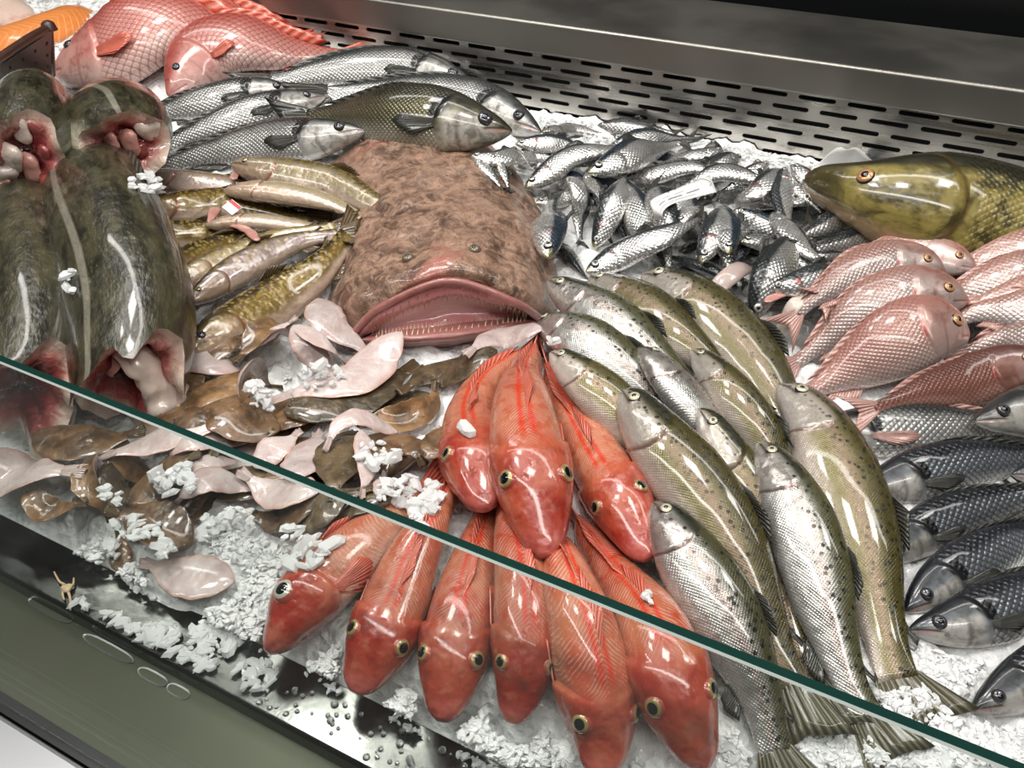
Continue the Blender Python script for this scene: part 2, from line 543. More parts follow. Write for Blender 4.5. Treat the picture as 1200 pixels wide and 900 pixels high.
# cod
g = fishmat('cod_skin', 0.7, 0.33)
nn = g.noise(g.vec(g.mul(g.rx, 0.35), g.ry, g.rz), 70.0, 4, 0.6)
n2 = g.noise(g.rest, 18.0, 3)
n4 = g.noise(g.vec(g.mul(g.rx, 0.5), g.mul(g.fs, 0.06), g.rz), 170.0, 3, 0.6)
c = g.mix(g.ss(nn, 0.36, 0.66), (0.013, 0.012, 0.006), (0.058, 0.052, 0.026))
c = g.mix(g.ss(n4, 0.5, 0.72, 0, 0.55), c, (0.10, 0.09, 0.05))
c = g.mix(g.mul(g.ss(n2, 0.55, 0.75), 0.4), c, (0.11, 0.10, 0.06))
ln = g.add(0.22, g.mul(g.ss(g.fr, 0.35, 0.12), 0.16))
ld = g.math('ABSOLUTE', g.math('SUBTRACT', g.fd, ln))
ll = g.ss(ld, 0.075, 0.035)
c = g.mix(g.mul(ll, 0.6), c, (0.30, 0.28, 0.22))
c = g.mix(g.ss(g.add(g.fd, g.mul(g.math('SUBTRACT', n2, 0.5), 0.5)), -0.35, -0.75), c, (0.45, 0.42, 0.30))
g.set('base', c)
g.set('normal', wetbump(g, n4, 0.45, 0.003, 0.8))

# flatfish: eyed side brown, blind side white
for nm, br in (('flatfish_skin', (0.17, 0.098, 0.048)), ('flatfish_skin_tan', (0.25, 0.14, 0.062)), ('flatfish_skin_olive', (0.12, 0.085, 0.045))):
    g = fishmat(nm, 0.75, 0.3)
    nn = g.noise(g.rest, 55.0, 4, 0.6)
    n2 = g.noise(g.rest, 140.0, 3)
    cb = g.mix(g.ss(nn, 0.35, 0.65), tuple(v * 0.5 for v in br), tuple(v * 1.35 for v in br))
    cb = g.mix(g.ss(n2, 0.6, 0.75, 0, 0.4), cb, (0.35, 0.24, 0.13))
    cw = g.mix(g.ss(nn, 0.3, 0.7), (0.58, 0.44, 0.41), (0.70, 0.61, 0.58))
    cw = g.mix(g.mul(g.ss(g.math('ABSOLUTE', g.fd), 0.75, 0.97), 0.6), cw, (0.60, 0.32, 0.24))
    c = g.mix(g.ss(g.fs, -0.05, 0.05), cw, cb)
    g.set('base', vary(g, c))
    n5 = g.noise(g.rest, 150.0, 3)
    g.set('normal', wetbump(g, g.add(nn, n5), 0.4, 0.0022, 1.0))
    g.set('rough', g.ss(n5, 0.3, 0.7, 0.25, 0.45))

# monkfish
g = fishmat('monkfish_skin', 0.45, 0.38)
co = g.rest
nn = g.noise(co, 16.0, 5, 0.65, 0.5)
n2 = g.noise(co, 60.0, 4, 0.7, 1.0)
c = g.mix(g.ss(nn, 0.36, 0.64), (0.065, 0.032, 0.018), (0.30, 0.175, 0.12))
n6 = g.noise(co, 170.0, 4, 0.7, 1.5)
c = g.mix(g.ss(n2, 0.4, 0.66, 0.0, 0.8), c, (0.46, 0.29, 0.20))
c = g.mix(g.ss(n6, 0.52, 0.66, 0.0, 0.7), c, (0.10, 0.05, 0.028))
c = g.mix(g.ss(n2, 0.42, 0.30, 0.0, 0.65), c, (0.085, 0.04, 0.02))
n3 = g.noise(co, 8.0, 3, 0.6, 0.8)
c = g.mix(g.ss(n3, 0.55, 0.72, 0.0, 0.6), c, (0.50, 0.13, 0.11))
g.set('base', c)
b_ = g.bump(nn, 0.6, 0.008)
b_ = g.bump(n6, 0.5, 0.002, b_)
g.set('normal', g.bump(n2, 0.55, 0.004, b_))
g = fishmat('mouth_pink', 0.8, 0.3)
nn = g.noise(g.rest, 35.0, 4)
c = g.mix(nn, (0.58, 0.16, 0.17), (0.74, 0.38, 0.38))
c = g.mix(g.band(g.fr, 0.66, 0.26), c, (0.82, 0.66, 0.64))
g.set('base', c)
g.set('normal', wetbump(g, nn, 0.5, 0.003, 0.5))
simple('tooth', (0.62, 0.45, 0.32), 0.25)
g = fishmat('lip_brown', 0.6, 0.35)
nn = g.noise(g.rest, 80.0, 4)
g.set('base', g.mix(nn, (0.22, 0.075, 0.06), (0.48, 0.20, 0.18)))
g.set('normal', wetbump(g, nn, 0.5, 0.003, 0.5))

# flesh
for nm, a, b_, c_ in (('pale_flesh', (0.66, 0.52, 0.44), (0.74, 0.66, 0.58), (0.52, 0.20, 0.17)),
                      ('cut_flesh', (0.50, 0.30, 0.25), (0.66, 0.52, 0.44), (0.22, 0.02, 0.02)),
                      ('gut_red', (0.12, 0.008, 0.01), (0.36, 0.07, 0.06), (0.55, 0.28, 0.25)),
                      ('organ_pink', (0.45, 0.15, 0.13), (0.62, 0.36, 0.30), (0.30, 0.05, 0.05)),
                      ('amber_flesh', (0.48, 0.33, 0.14), (0.62, 0.50, 0.33), (0.40, 0.20, 0.10)),
                      ('salmon_flesh', (0.72, 0.20, 0.035), (0.80, 0.30, 0.08), (0.85, 0.45, 0.22)),
                      ('white_fillet', (0.66, 0.45, 0.37), (0.76, 0.62, 0.53), (0.60, 0.28, 0.20))):
    g = fishmat(nm, 0.7, 0.32)
    nn = g.noise(g.rest, 45.0, 4, 0.6, 0.5)
    n2 = g.noise(g.rest, 25.0, 3)
    c = g.mix(nn, a, b_)
    c = g.mix(g.ss(n2, 0.58, 0.72, 0.0, 0.8), c, c_)
    if nm == 'salmon_flesh':
        w = g.math('SINE', g.mul(g.add(g.rx, g.mul(g.math('ABSOLUTE', g.rz), 0.8)), 520.0))
        c = g.mix(g.ss(w, 0.75, 1.0, 0, 0.5), g.mix(nn, a, b_), (0.88, 0.50, 0.26))
    g.set('base', c)
    g.set('normal', wetbump(g, nn, 0.5, 0.003, 0.5))

g = fishmat('gut_cavity', 0.8, 0.25)
nn = g.noise(g.rest, 75.0, 4, 0.6, 0.7)
rr = g.add(g.fr, g.mul(g.math('SUBTRACT', nn, 0.5), 0.5))
c = g.ramp(rr, [(0.0, (0.03, 0.003, 0.004)), (0.45, (0.14, 0.010, 0.012)), (0.68, (0.40, 0.09, 0.08)), (0.86, (0.62, 0.42, 0.34)), (1.0, (0.66, 0.54, 0.44))])
g.set('base', c)
g.set('normal', wetbump(g, nn, 0.6, 0.004, 0.5))


# fins
def finmat(name, a, b, alpha=0.9, metal=0.1):
    g = Mat(name, rough=0.3, coat=0.5, coatr=0.1, metal=metal)
    u, v, w = g.xyz(g.attr('fin'))
    r = g.math('SINE', g.mul(u, 70.0))
    c = g.mix(g.ss(r, -0.6, 0.8), a, b)
    g.set('base', g.mix(g.ss(v, 0.7, 1.0, 0, 0.5), c, a))
    g.set('normal', g.bump(r, 0.5, 0.001))
    g.set('alpha', alpha)
    M[name] = g.m


finmat('fin_dark', (0.022, 0.022, 0.018), (0.085, 0.085, 0.07), 0.95)
finmat('fin_trout', (0.055, 0.052, 0.032), (0.22, 0.20, 0.13), 0.95)
finmat('fin_grey', (0.09, 0.085, 0.075), (0.26, 0.25, 0.22), 0.9)
finmat('fin_pink', (0.55, 0.28, 0.23), (0.72, 0.48, 0.43), 0.85)
finmat('fin_red', (0.62, 0.09, 0.05), (0.76, 0.27, 0.19), 0.95)
finmat('fin_brown', (0.06, 0.04, 0.018), (0.20, 0.13, 0.06), 0.95)
finmat('fin_pale', (0.58, 0.44, 0.40), (0.70, 0.58, 0.54), 0.9)

simple('pupil', (0.004, 0.004, 0.005), 0.05, 0.0, coat=1.0)
simple('red_socket', (0.34, 0.06, 0.04), 0.3, 0.0, coat=0.6)
simple('eye_ring', (0.03, 0.025, 0.02), 0.25, 0.0, coat=0.6)
simple('iris_silver', (0.55, 0.55, 0.50), 0.25, 0.5, coat=0.8)
simple('iris_trout', (0.58, 0.54, 0.38), 0.25, 0.2, coat=0.8)
simple('iris_gold', (0.40, 0.31, 0.13), 0.25, 0.4, coat=0.8)
simple('iris_orange', (0.56, 0.28, 0.12), 0.25, 0.3, coat=0.8)
simple('iris_dark', (0.06, 0.06, 0.07), 0.15, 0.3, coat=0.9)
simple('iris_milky', (0.52, 0.50, 0.42), 0.2, 0.2, coat=0.9)
simple('monk_eye', (0.16, 0.13, 0.08), 0.2, 0.0, coat=0.8)
simple('paper', (0.80, 0.80, 0.78), 0.55)
simple('print_grey', (0.22, 0.22, 0.24), 0.6)
simple('tag_red', (0.60, 0.05, 0.05), 0.4)
g = Mat('brown_wicker', rough=0.4, coat=0.3)
nn = g.noise(g.objco(), 90.0, 3)
g.set('base', g.mix(nn, (0.022, 0.009, 0.006), (0.085, 0.035, 0.022)))
M['brown_wicker'] = g.m
simple('crab_leg', (0.60, 0.45, 0.27), 0.35)
simple('water', (0.9, 0.93, 0.92), 0.02, 0.0, trans=0.9, ior=1.33)


# ------------------------------------------------------------------ mesh helpers
def mk(name, verts, faces, mats, parent=None, origin=(0, 0, 0), attrs=None, smooth=True, fmat=None):
    me = bpy.data.meshes.new(name)
    v = np.asarray(verts, dtype=float) - np.asarray(origin, dtype=float)
    me.from_pydata(v.tolist(), [], faces)
    if isinstance(mats, str):
        mats = [mats]
    for m in mats:
        me.materials.append(M[m])
    if smooth:
        me.polygons.foreach_set('use_smooth', [True] * len(me.polygons))
    if fmat is not None:
        me.polygons.foreach_set('material_index', fmat)
    if attrs:
        for k, a in attrs.items():
            at = me.attributes.new(k, 'FLOAT_VECTOR', 'POINT')
            at.data.foreach_set('vector', np.asarray(a, dtype=np.float32).ravel())
    me.update()
    o = bpy.data.objects.new(name, me)
    COL.objects.link(o)
    if parent is not None:
        o.parent = parent
    else:
        o.location = origin
    return o


def thing(name, loc, label, cat, group=None):
    o = bpy.data.objects.new(name, None)
    o.empty_display_size = 0.02
    COL.objects.link(o)
    o.location = loc
    tag(o, label, cat, group)
    return o


def tag(o, label=None, cat=None, group=None, kind=None):
    if label:
        o['label'] = label
    if cat:
        o['category'] = cat
    if group:
        o['group'] = group
    if kind:
        o['kind'] = kind
    return o


def grid_faces(nu, nv, wrap_v=False, flip=False):
    f = []
    for i in range(nu - 1):
        for j in range(nv if wrap_v else nv - 1):
            j2 = (j + 1) % nv
            q = (i * nv + j, i * nv + j2, (i + 1) * nv + j2, (i + 1) * nv + j)
            f.append(q[::-1] if flip else q)
    return f


def boxv(x0, x1, y0, y1, z0, z1):
    v = [(x, y, z) for x in (x0, x1) for y in (y0, y1) for z in (z0, z1)]
    f = [(0, 1, 3, 2), (4, 6, 7, 5), (0, 4, 5, 1), (2, 3, 7, 6), (0, 2, 6, 4), (1, 5, 7, 3)]
    return v, f


def extrude_profile(name, prof, x0, x1, mat, parent=None, closed=True):
    """profile of (y, z) points swept along x"""
    n = len(prof)
    v = [(x0, p[0], p[1]) for p in prof] + [(x1, p[0], p[1]) for p in prof]
    f = []
    for i in range(n if closed else n - 1):
        j = (i + 1) % n
        f.append((i, j, n + j, n + i))
    if closed:
        f.append(tuple(range(n))[::-1])
        f.append(tuple(range(n, 2 * n)))
    o = mk(name, v, f, mat, parent, smooth=False)
    return o


def fixnormals(o):
    bm = bmesh.new()
    bm.from_mesh(o.data)
    bmesh.ops.recalc_face_normals(bm, faces=bm.faces)
    bm.to_mesh(o.data)
    bm.free()


def bevel(o, w, seg=2):
    m = o.modifiers.new('bevel', 'BEVEL')
    m.width = w
    m.segments = seg
    m.limit_method = 'ANGLE'


# value noise for geometry
_lat = rng.random((64, 64, 8))


def vnoise(x, y, scale, ch=0):
    x = np.asarray(x) * scale + 1000.0
    y = np.asarray(y) * scale + 1000.0
    xi = np.floor(x).astype(int)
    yi = np.floor(y).astype(int)
    fx = x - xi
    fy = y - yi
    fx = fx * fx * (3 - 2 * fx)
    fy = fy * fy * (3 - 2 * fy)
    L = _lat[:, :, ch % 8]
    a = L[xi % 64, yi % 64]
    b = L[(xi + 1) % 64, yi % 64]
    c = L[xi % 64, (yi + 1) % 64]
    d = L[(xi + 1) % 64, (yi + 1) % 64]
    return (a * (1 - fx) + b * fx) * (1 - fy) + (c * (1 - fx) + d * fx) * fy - 0.5


# ------------------------------------------------------------------ the display case
X0, X1 = -2.9, 1.1
Y_ICE = 0.196      # front edge of the ice
Y_WALL = 1.073     # perforated rear panel

case = thing('display_case', (-0.6, 0.6, -0.12), 'stainless steel fish counter with slotted rear panel and front glass', 'display case')
CO = np.array([-0.6, 0.6, -0.12])


def cpart(name, prof, mat, closed=True, x0=X0, x1=X1):
    o = extrude_profile(name, prof, x0, x1, mat, None, closed)
    o.data.transform(__import__('mathutils').Matrix.Translation((-CO[0], -CO[1], -CO[2])))
    o.parent = case
    fixnormals(o)
    return o


# rear panel with real slots
Z_P0, Z_P1 = -0.05, 0.172
cu = bpy.data.curves.new('rear_panel', 'CURVE')
cu.dimensions = '2D'
cu.fill_mode = 'BOTH'
cu.extrude = 0.001


def poly(pts):
    s = cu.splines.new('POLY')
    s.points.add(len(pts) - 1)
    for i, p in enumerate(pts):
        s.points[i].co = (p[0], p[1], 0, 1)
    s.use_cyclic_u = True


poly([(X0, Z_P0), (X1, Z_P0), (X1, Z_P1), (X0, Z_P1)])
RS, PX, SL, SH = 0.0158, 0.0615, 0.0475, 0.0058
row = 0
zz = Z_P1 - 0.010
while zz > 0.03:
    off = 0.0 if row % 2 == 0 else PX / 2
    xx = X0 + 0.03 + off
    while xx + SL < X1 - 0.01:
        pts = []
        for k in range(5):
            a = math.pi / 2 + math.pi * k / 4
            pts.append((xx + SH / 2 + math.cos(a) * SH / 2, zz + math.sin(a) * SH / 2))
        for k in range(5):
            a = -math.pi / 2 + math.pi * k / 4
            pts.append((xx + SL - SH / 2 + math.cos(a) * SH / 2, zz + math.sin(a) * SH / 2))
        poly(pts)
        xx += PX
    row += 1
    zz -= RS
tmp = bpy.data.objects.new('tmp_panel', cu)
COL.objects.link(tmp)
dg = bpy.context.evaluated_depsgraph_get()
pm = bpy.data.meshes.new_from_object(tmp.evaluated_get(dg))
bpy.data.objects.remove(tmp, do_unlink=True)
pm.name = 'rear_panel'
vv = np.empty(len(pm.vertices) * 3)
pm.vertices.foreach_get('co', vv)
vv = vv.reshape(-1, 3)
out = np.stack([vv[:, 0], Y_WALL + vv[:, 2], vv[:, 1]], 1) - CO
pm.vertices.foreach_set('co', out.ravel())
pm.materials.clear()
pm.materials.append(M['brushed_steel'])
rp = bpy.data.objects.new('rear_panel', pm)
COL.objects.link(rp)
rp.parent = case
rp['label'] = 'perforated steel rear panel with rows of slots'
cpart('dark_backing', [(Y_WALL + 0.02, -0.05), (Y_WALL + 0.05, -0.05), (Y_WALL + 0.05, 0.165), (Y_WALL + 0.02, 0.165)], 'dark_void')  # black slab standing in for the darkness behind the slots
o = cpart('rear_sill', [(Y_WALL - 0.006, 0.168), (Y_WALL - 0.008, 0.208), (Y_WALL - 0.0055, 0.2105), (1.285, 0.211), (1.285, 0.20), (Y_WALL, 0.20), (Y_WALL, 0.168)], 'satin_steel')
bevel(o, 0.0022, 3)
# tray, front rim, lower panel, gasket, bumper
cpart('ice_tray', [(0.16, -0.012), (Y_ICE - 0.002, -0.004), (Y_ICE + 0.012, -0.03), (Y_WALL - 0.002, -0.03), (Y_WALL - 0.002, -0.05), (Y_ICE, -0.05), (0.16, -0.03)], 'satin_steel')
o = cpart('front_rim', [(0.158, -0.004), (0.160, -0.0015), (Y_ICE + 0.006, -0.004), (Y_ICE + 0.006, -0.008), (0.162, -0.0065), (0.162, -0.024), (0.158, -0.024)], 'wet_steel_rim')
bevel(o, 0.001, 2)
cpart('front_panel', [(0.093, -0.030), (0.158, -0.022), (0.158, -0.03), (0.093, -0.04)], 'olive_panel')
cpart('gasket', [(0.082, -0.026), (0.093, -0.026), (0.093, -0.05), (0.082, -0.05)], 'black_rubber')
o = cpart('bumper_rail', [(0.03, -0.06), (0.034, -0.034), (0.05, -0.029), (0.081, -0.028), (0.081, -0.08), (0.03, -0.08)], 'aluminium')
bevel(o, 0.003, 2)
cpart('bumper_groove', [(0.046, -0.0295), (0.049, -0.0275), (0.052, -0.0275), (0.055, -0.0295)], 'black_rubber')
cpart('apron', [(0.035, -0.08), (0.08, -0.08), (0.08, -0.9), (0.035, -0.9)], 'satin_steel')
# return-air openings in the front panel
for k, (px, w) in enumerate(((90, .05), (150, .055), (180, .03), (212, .022))):
    px0 = {0: (60, 718), 1: (128, 762), 2: (180, 795), 3: (210, 812)}[k]
    p = unproj(px0[0], px0[1], -0.025)
    zt = -0.030 + (p[1] - 0.093) / 0.065 * 0.008 + 0.0006
    pts = []
    for q in range(16):
        a = 2 * math.pi * q / 16
        ex = abs(math.cos(a)) ** 0.6 * math.copysign(1, math.cos(a))
        dy = 0.0042 * math.sin(a)
        pts.append((p[0] + ex * w / 2, p[1] + dy, zt + dy * 0.12))
    vs_ = pts + [(a_, b_, c_ - 0.004) for a_, b_, c_ in pts]
    inner = [(p[0] + (a_ - p[0]) * 0.94, p[1] + (b_ - p[1]) * 0.7, c_ - 0.0004) for a_, b_, c_ in pts]
    vs_ = pts + inner
    fc_ = [(i, (i + 1) % 16, 16 + (i + 1) % 16, 16 + i) for i in range(16)] + [tuple(range(16, 32))]
    mk('return_air_slot', vs_, fc_, ['aluminium', 'olive_panel'], case, CO, smooth=False, fmat=[0] * 16 + [1])
# glass pane leaning inwards
GB = np.array([0.0876, -0.03])
GT = np.array([0.200, 0.227])
gd = (GT - GB) / np.linalg.norm(GT - GB)
gn = np.array([-gd[1], gd[0]])
th = 0.0075
pr = [GB - gn * th / 2, GB + gn * th / 2, GT + gn * th / 2 - gd * 0.001, GT + gn * (th / 2 - 0.001), GT - gn * th / 2]
v = [(X0, p[0], p[1]) for p in pr] + [(X1, p[0], p[1]) for p in pr]
f = [(0, 1, 6, 5), (1, 2, 7, 6), (2, 3, 8, 7), (3, 4, 9, 8), (4, 0, 5, 9), (0, 4, 3, 2, 1), (5, 6, 7, 8, 9)]
gp = mk('glass_pane', v, f, ['clear_glass', 'glass_edge', 'glass_arris'], case, CO, smooth=False, fmat=[1, 0, 2, 1, 0, 1, 1])
gp['label'] = 'clear front glass pane with a green polished edge'
fixnormals(gp)

# the room behind and below
v, f = boxv(X0 - 1, X1 + 3, 2.4, 2.5, -0.95, 2.6)
o = tag(mk('wall_back', v, f, 'black_wall', smooth=False), kind='structure')
v, f = boxv(X0 - 1, X1 + 3, -2.2, 2.5, -0.97, -0.92)
tag(mk('floor', v, f, 'grey_floor', smooth=False), kind='structure')
# dark cabinets on the far side of the sill
for nm, (ax, bx_), mt, lab in (('back_cabinet', (0.42, 1.9), 'dark_green_wall', 'dark green cabinet front behind the steel sill'),
                               ('back_cabinet', (-1.2, 0.34), 'black_wall', 'black cabinet front behind the steel sill')):
    c0 = thing(nm, (0.5 * (ax + bx_), 1.5, -0.92), lab, 'cabinet')
    co_ = np.array([0.5 * (ax + bx_), 1.5, -0.92])
    v, f = boxv(ax, bx_, 1.40, 1.75, -0.92, 1.0)
    o = mk('body', v, f, mt, c0, co_, smooth=False)
    v, f = boxv(ax + 0.05, bx_ - 0.05, 1.385, 1.40, -0.5, 0.95)
    o = mk('door', v, f, mt, c0, co_, smooth=False)
    bevel(o, 0.004)

# ------------------------------------------------------------------ ice and height field
CELL = 0.004
GX0, GX1, GY0, GY1 = -2.6, 1.0, 0.10, 1.072
NX = int((GX1 - GX0) / CELL)
NY = int((GY1 - GY0) / CELL)


def sstep(a, b, x):
    t = np.clip((x - a) / (b - a), 0, 1)
    return t * t * (3 - 2 * t)


def ice_base(x, y):
    x = np.asarray(x, dtype=float)
    y = np.asarray(y, dtype=float)
    z = 0.08 * (y - 0.16) / 0.91
    z = z + 0.062 * sstep(-0.30, -1.35, x) * sstep(0.6, 1.0, y)
    z = z + 0.02 * vnoise(x, y, 6.0, 0) + 0.012 * vnoise(x, y, 16.0, 1)
    return z


def ice_fine(x, y):
    return (0.009 * vnoise(x, y, 45.0, 2) + 0.010 * vnoise(x, y, 95.0, 3) + 0.008 * np.abs(vnoise(x, y, 190.0, 4)))


gx = GX0 + (np.arange(NX) + 0.5) * CELL
gy = GY0 + (np.arange(NY) + 0.5) * CELL
GXX, GYY = np.meshgrid(gx, gy, indexing='ij')
H = np.maximum(ice_base(GXX, GYY) + 0.003, -0.004)
H[GYY < Y_ICE] = -0.004
H_ICE = H.copy()

IC = 0.005
ix = np.arange(GX0, GX1, IC)
iy = np.arange(Y_ICE - 0.012, Y_WALL - 0.001, IC)
IX, IY = np.meshgrid(ix, iy, indexing='ij')
edge_wob = 0.022 * vnoise(IX, 0 * IX, 14.0, 5) + 0.012 * vnoise(IX, 0 * IX, 40.0, 6)
IZ = ice_base(IX, IY) + ice_fine(IX, IY)
fr_ = sstep(Y_ICE - 0.004 + edge_wob, Y_ICE + 0.03 + edge_wob, IY)
IZ = -0.010 + (IZ + 0.012) * fr_
iv = np.stack([IX, IY, IZ], 2).reshape(-1, 3)
ice = mk('crushed_ice', iv, grid_faces(len(ix), len(iy), flip=True), 'ice_bed', smooth=True)
tag(ice, 'white crushed ice bed under all the fish', 'ice', kind='stuff')


def hget(x, y, F=None):
    F = H if F is None else F
    i = np.clip(((np.asarray(x) - GX0) / CELL).astype(int), 0, NX - 1)
    j = np.clip(((np.asarray(y) - GY0) / CELL).astype(int), 0, NY - 1)
    return F[i, j]


def hput(v):
    v = np.asarray(v)
    i = ((v[:, 0] - GX0) / CELL).astype(int)
    j = ((v[:, 1] - GY0) / CELL).astype(int)
    for di in (-1, 0, 1):
        for dj in (-1, 0, 1):
            a, b = i + di, j + dj
            ok = (a >= 0) & (a < NX) & (b >= 0) & (b < NY)
            np.maximum.at(H, (a[ok], b[ok]), v[ok, 2])


# ------------------------------------------------------------------ splines
def catmull(P, n):
    P = np.asarray(P, dtype=float)
    if len(P) == 2:
        t = np.linspace(0, 1, n)[:, None]
        return P[0] * (1 - t) + P[1] * t
    Q = np.vstack([2 * P[0] - P[1], P, 2 * P[-1] - P[-2]])
    seg = len(P) - 1
    t = np.linspace(0, seg, n)
    k = np.minimum(t.astype(int), seg - 1)
    u = (t - k)[:, None]
    p0, p1, p2, p3 = Q[k], Q[k + 1], Q[k + 2], Q[k + 3]
    return 0.5 * (2 * p1 + (p2 - p0) * u + (2 * p0 - 5 * p1 + 4 * p2 - p3) * u ** 2 + (3 * p1 - p0 - 3 * p2 + p3) * u ** 3)


def resample(C, n):
    d = np.linalg.norm(np.diff(C, axis=0), axis=1)
    s = np.concatenate([[0], np.cumsum(d)])
    t = np.linspace(0, s[-1], n)
    return np.stack([np.interp(t, s, C[:, k]) for k in range(C.shape[1])], 1), s[-1], s / s[-1]


def gsmooth(a, sig):
    r = int(sig * 3) + 1
    k = np.exp(-0.5 * (np.arange(-r, r + 1) / sig) ** 2)
    k /= k.sum()
    return np.convolve(np.pad(a, r, mode='edge'), k, mode='valid')


class Spine:
    """a bent centre line with frames, draped over what already lies there"""
    N = 60

    def __init__(self, ctrl, roll, prof, scale, tf, soft=0.8, zextra=None, zfix=None, stiff=0.10, cap=0.06):
        self.tf = tf
        nC = len(ctrl)
        rolls = roll if isinstance(roll, (list, tuple)) else [roll, roll]
        sN = np.linspace(0, 1, self.N)
        self.roll = np.radians(np.interp(sN, np.linspace(0, 1, len(rolls)), rolls))
        zc = np.zeros(nC)
        for c_i, (px, py) in enumerate(ctrl):
            p = unproj(px, py, 0.05)
            zc[c_i] = hget(p[0], p[1], H_ICE) + 0.03
        for it in range(6):
            P = np.array([unproj(px, py, z) for (px, py), z in zip(ctrl, zc)])
            C = catmull(P, 160)
            C, L, _ = resample(C, self.N)
            Lk = L * scale
            a = np.interp(sN / (1 - tf), prof['s'], 0.5 * (prof['top'] + prof['bot'])) * Lk
            b = np.interp(sN / (1 - tf), prof['s'], prof['hw']) * Lk
            tail = sN > (1 - tf)
            b[tail] = 0.002
            A = np.sqrt((a * np.sin(self.roll)) ** 2 + (b * np.cos(self.roll)) ** 2)
            B = np.sqrt((a * np.cos(self.roll)) ** 2 + (b * np.sin(self.roll)) ** 2)
            T = np.gradient(C, axis=0)
            T2 = T[:, :2] / (np.linalg.norm(T[:, :2], axis=1)[:, None] + 1e-9)
            S2 = np.stack([T2[:, 1], -T2[:, 0]], 1)
            need = np.full(self.N, -1.0)
            for o in np.linspace(-0.7, 0.7, 9):
                q = C[:, :2] + S2 * (A * o)[:, None]
                h = np.minimum(hget(q[:, 0], q[:, 1]), hget(q[:, 0], q[:, 1], H_ICE) + cap)
                need = np.maximum(need, h + soft * B * math.sqrt(1 - o * o))
            w = max(2, int(self.N * stiff * 0.4))
            mxf = np.array([need[max(0, i - w):i + w + 1].max() for i in range(self.N)])
            zs = gsmooth(mxf, self.N * stiff)
            if zextra is not None:
                zs = zs + np.interp(sN, np.linspace(0, 1, len(zextra)), zextra)
            if zfix is not None:
                zs = np.interp(sN, np.linspace(0, 1, len(zfix)), zfix) + hget(C[:, 0], C[:, 1], H_ICE)
            # control points take the support height of their own station
            CC = catmull(P, 160)
            d = np.concatenate([[0], np.cumsum(np.linalg.norm(np.diff(CC, axis=0), axis=1))])
            d /= d[-1]
            sc_ = np.array([d[min(159, int(round(k * 159 / (nC - 1))))] for k in range(nC)])
            znew = np.interp(sc_, sN, zs)
            zc = 0.4 * zc + 0.6 * znew if it < 5 else znew
        C[:, 2] = zs
        self.C, self.L, _ = resample(C, self.N)
        self.Lk = self.L * scale
        T = np.gradient(self.C, axis=0)
        T /= np.linalg.norm(T, axis=1)[:, None]
        U = np.array([0, 0, 1.0])[None, :] - T * T[:, 2:3]
        U /= np.linalg.norm(U, axis=1)[:, None]
        S = np.cross(T, U)
        cr, sr = np.cos(self.roll)[:, None], np.sin(self.roll)[:, None]
        self.T = T
        self.D = cr * U + sr * S
        self.Lt = np.cross(T, self.D)
        self.upside = -1.0 if math.sin(self.roll[len(self.roll) // 3]) > 0 else 1.0
        self.flat = abs(math.sin(self.roll[len(self.roll) // 3])) > 0.6

    def _i(self, arr, a):
        t = np.clip(a, 0, 1) * (self.N - 1)
        k = np.minimum(t.astype(int), self.N - 2)
        f = (t - k)[:, None]
        return arr[k] * (1 - f) + arr[k + 1] * f

    def P(self, a, y, z):
        """a: fraction of the whole line, y: lateral, z: dorsal, metres"""
        a = np.atleast_1d(np.asarray(a, dtype=float))
        y = np.broadcast_to(np.asarray(y, dtype=float), a.shape)
        z = np.broadcast_to(np.asarray(z, dtype=float), a.shape)
        over = (np.maximum(a - 1, 0) + np.minimum(a, 0))[:, None] * self.L
        p = self._i(self.C, a) + self._i(self.T, a) * over
        return p + self._i(self.Lt, a) * y[:, None] + self._i(self.D, a) * z[:, None]


def prof(s, top, bot, hw, e=1.0, ez=1.0, taper=True):
    s = np.array(s, float)
    ss = np.linspace(0, 1, 81)

    def sm(v):
        v = np.interp(ss, s, np.array(v, float))
        k = np.array([1, 2, 1]) / 4.0
        for _ in range(3):
            w = np.convolve(np.pad(v, 1, mode='edge'), k, mode='valid')
            w[0] = v[0]
            v = w
        return v
    hw_ = sm(hw)
    if taper:
        hw_ = hw_ * (1 - 0.8 * np.clip((ss - .9) / .1, 0, 1) ** 1.5)
    return dict(s=ss, top=sm(top), bot=sm(bot), hw=hw_, e=e, ez=ez)


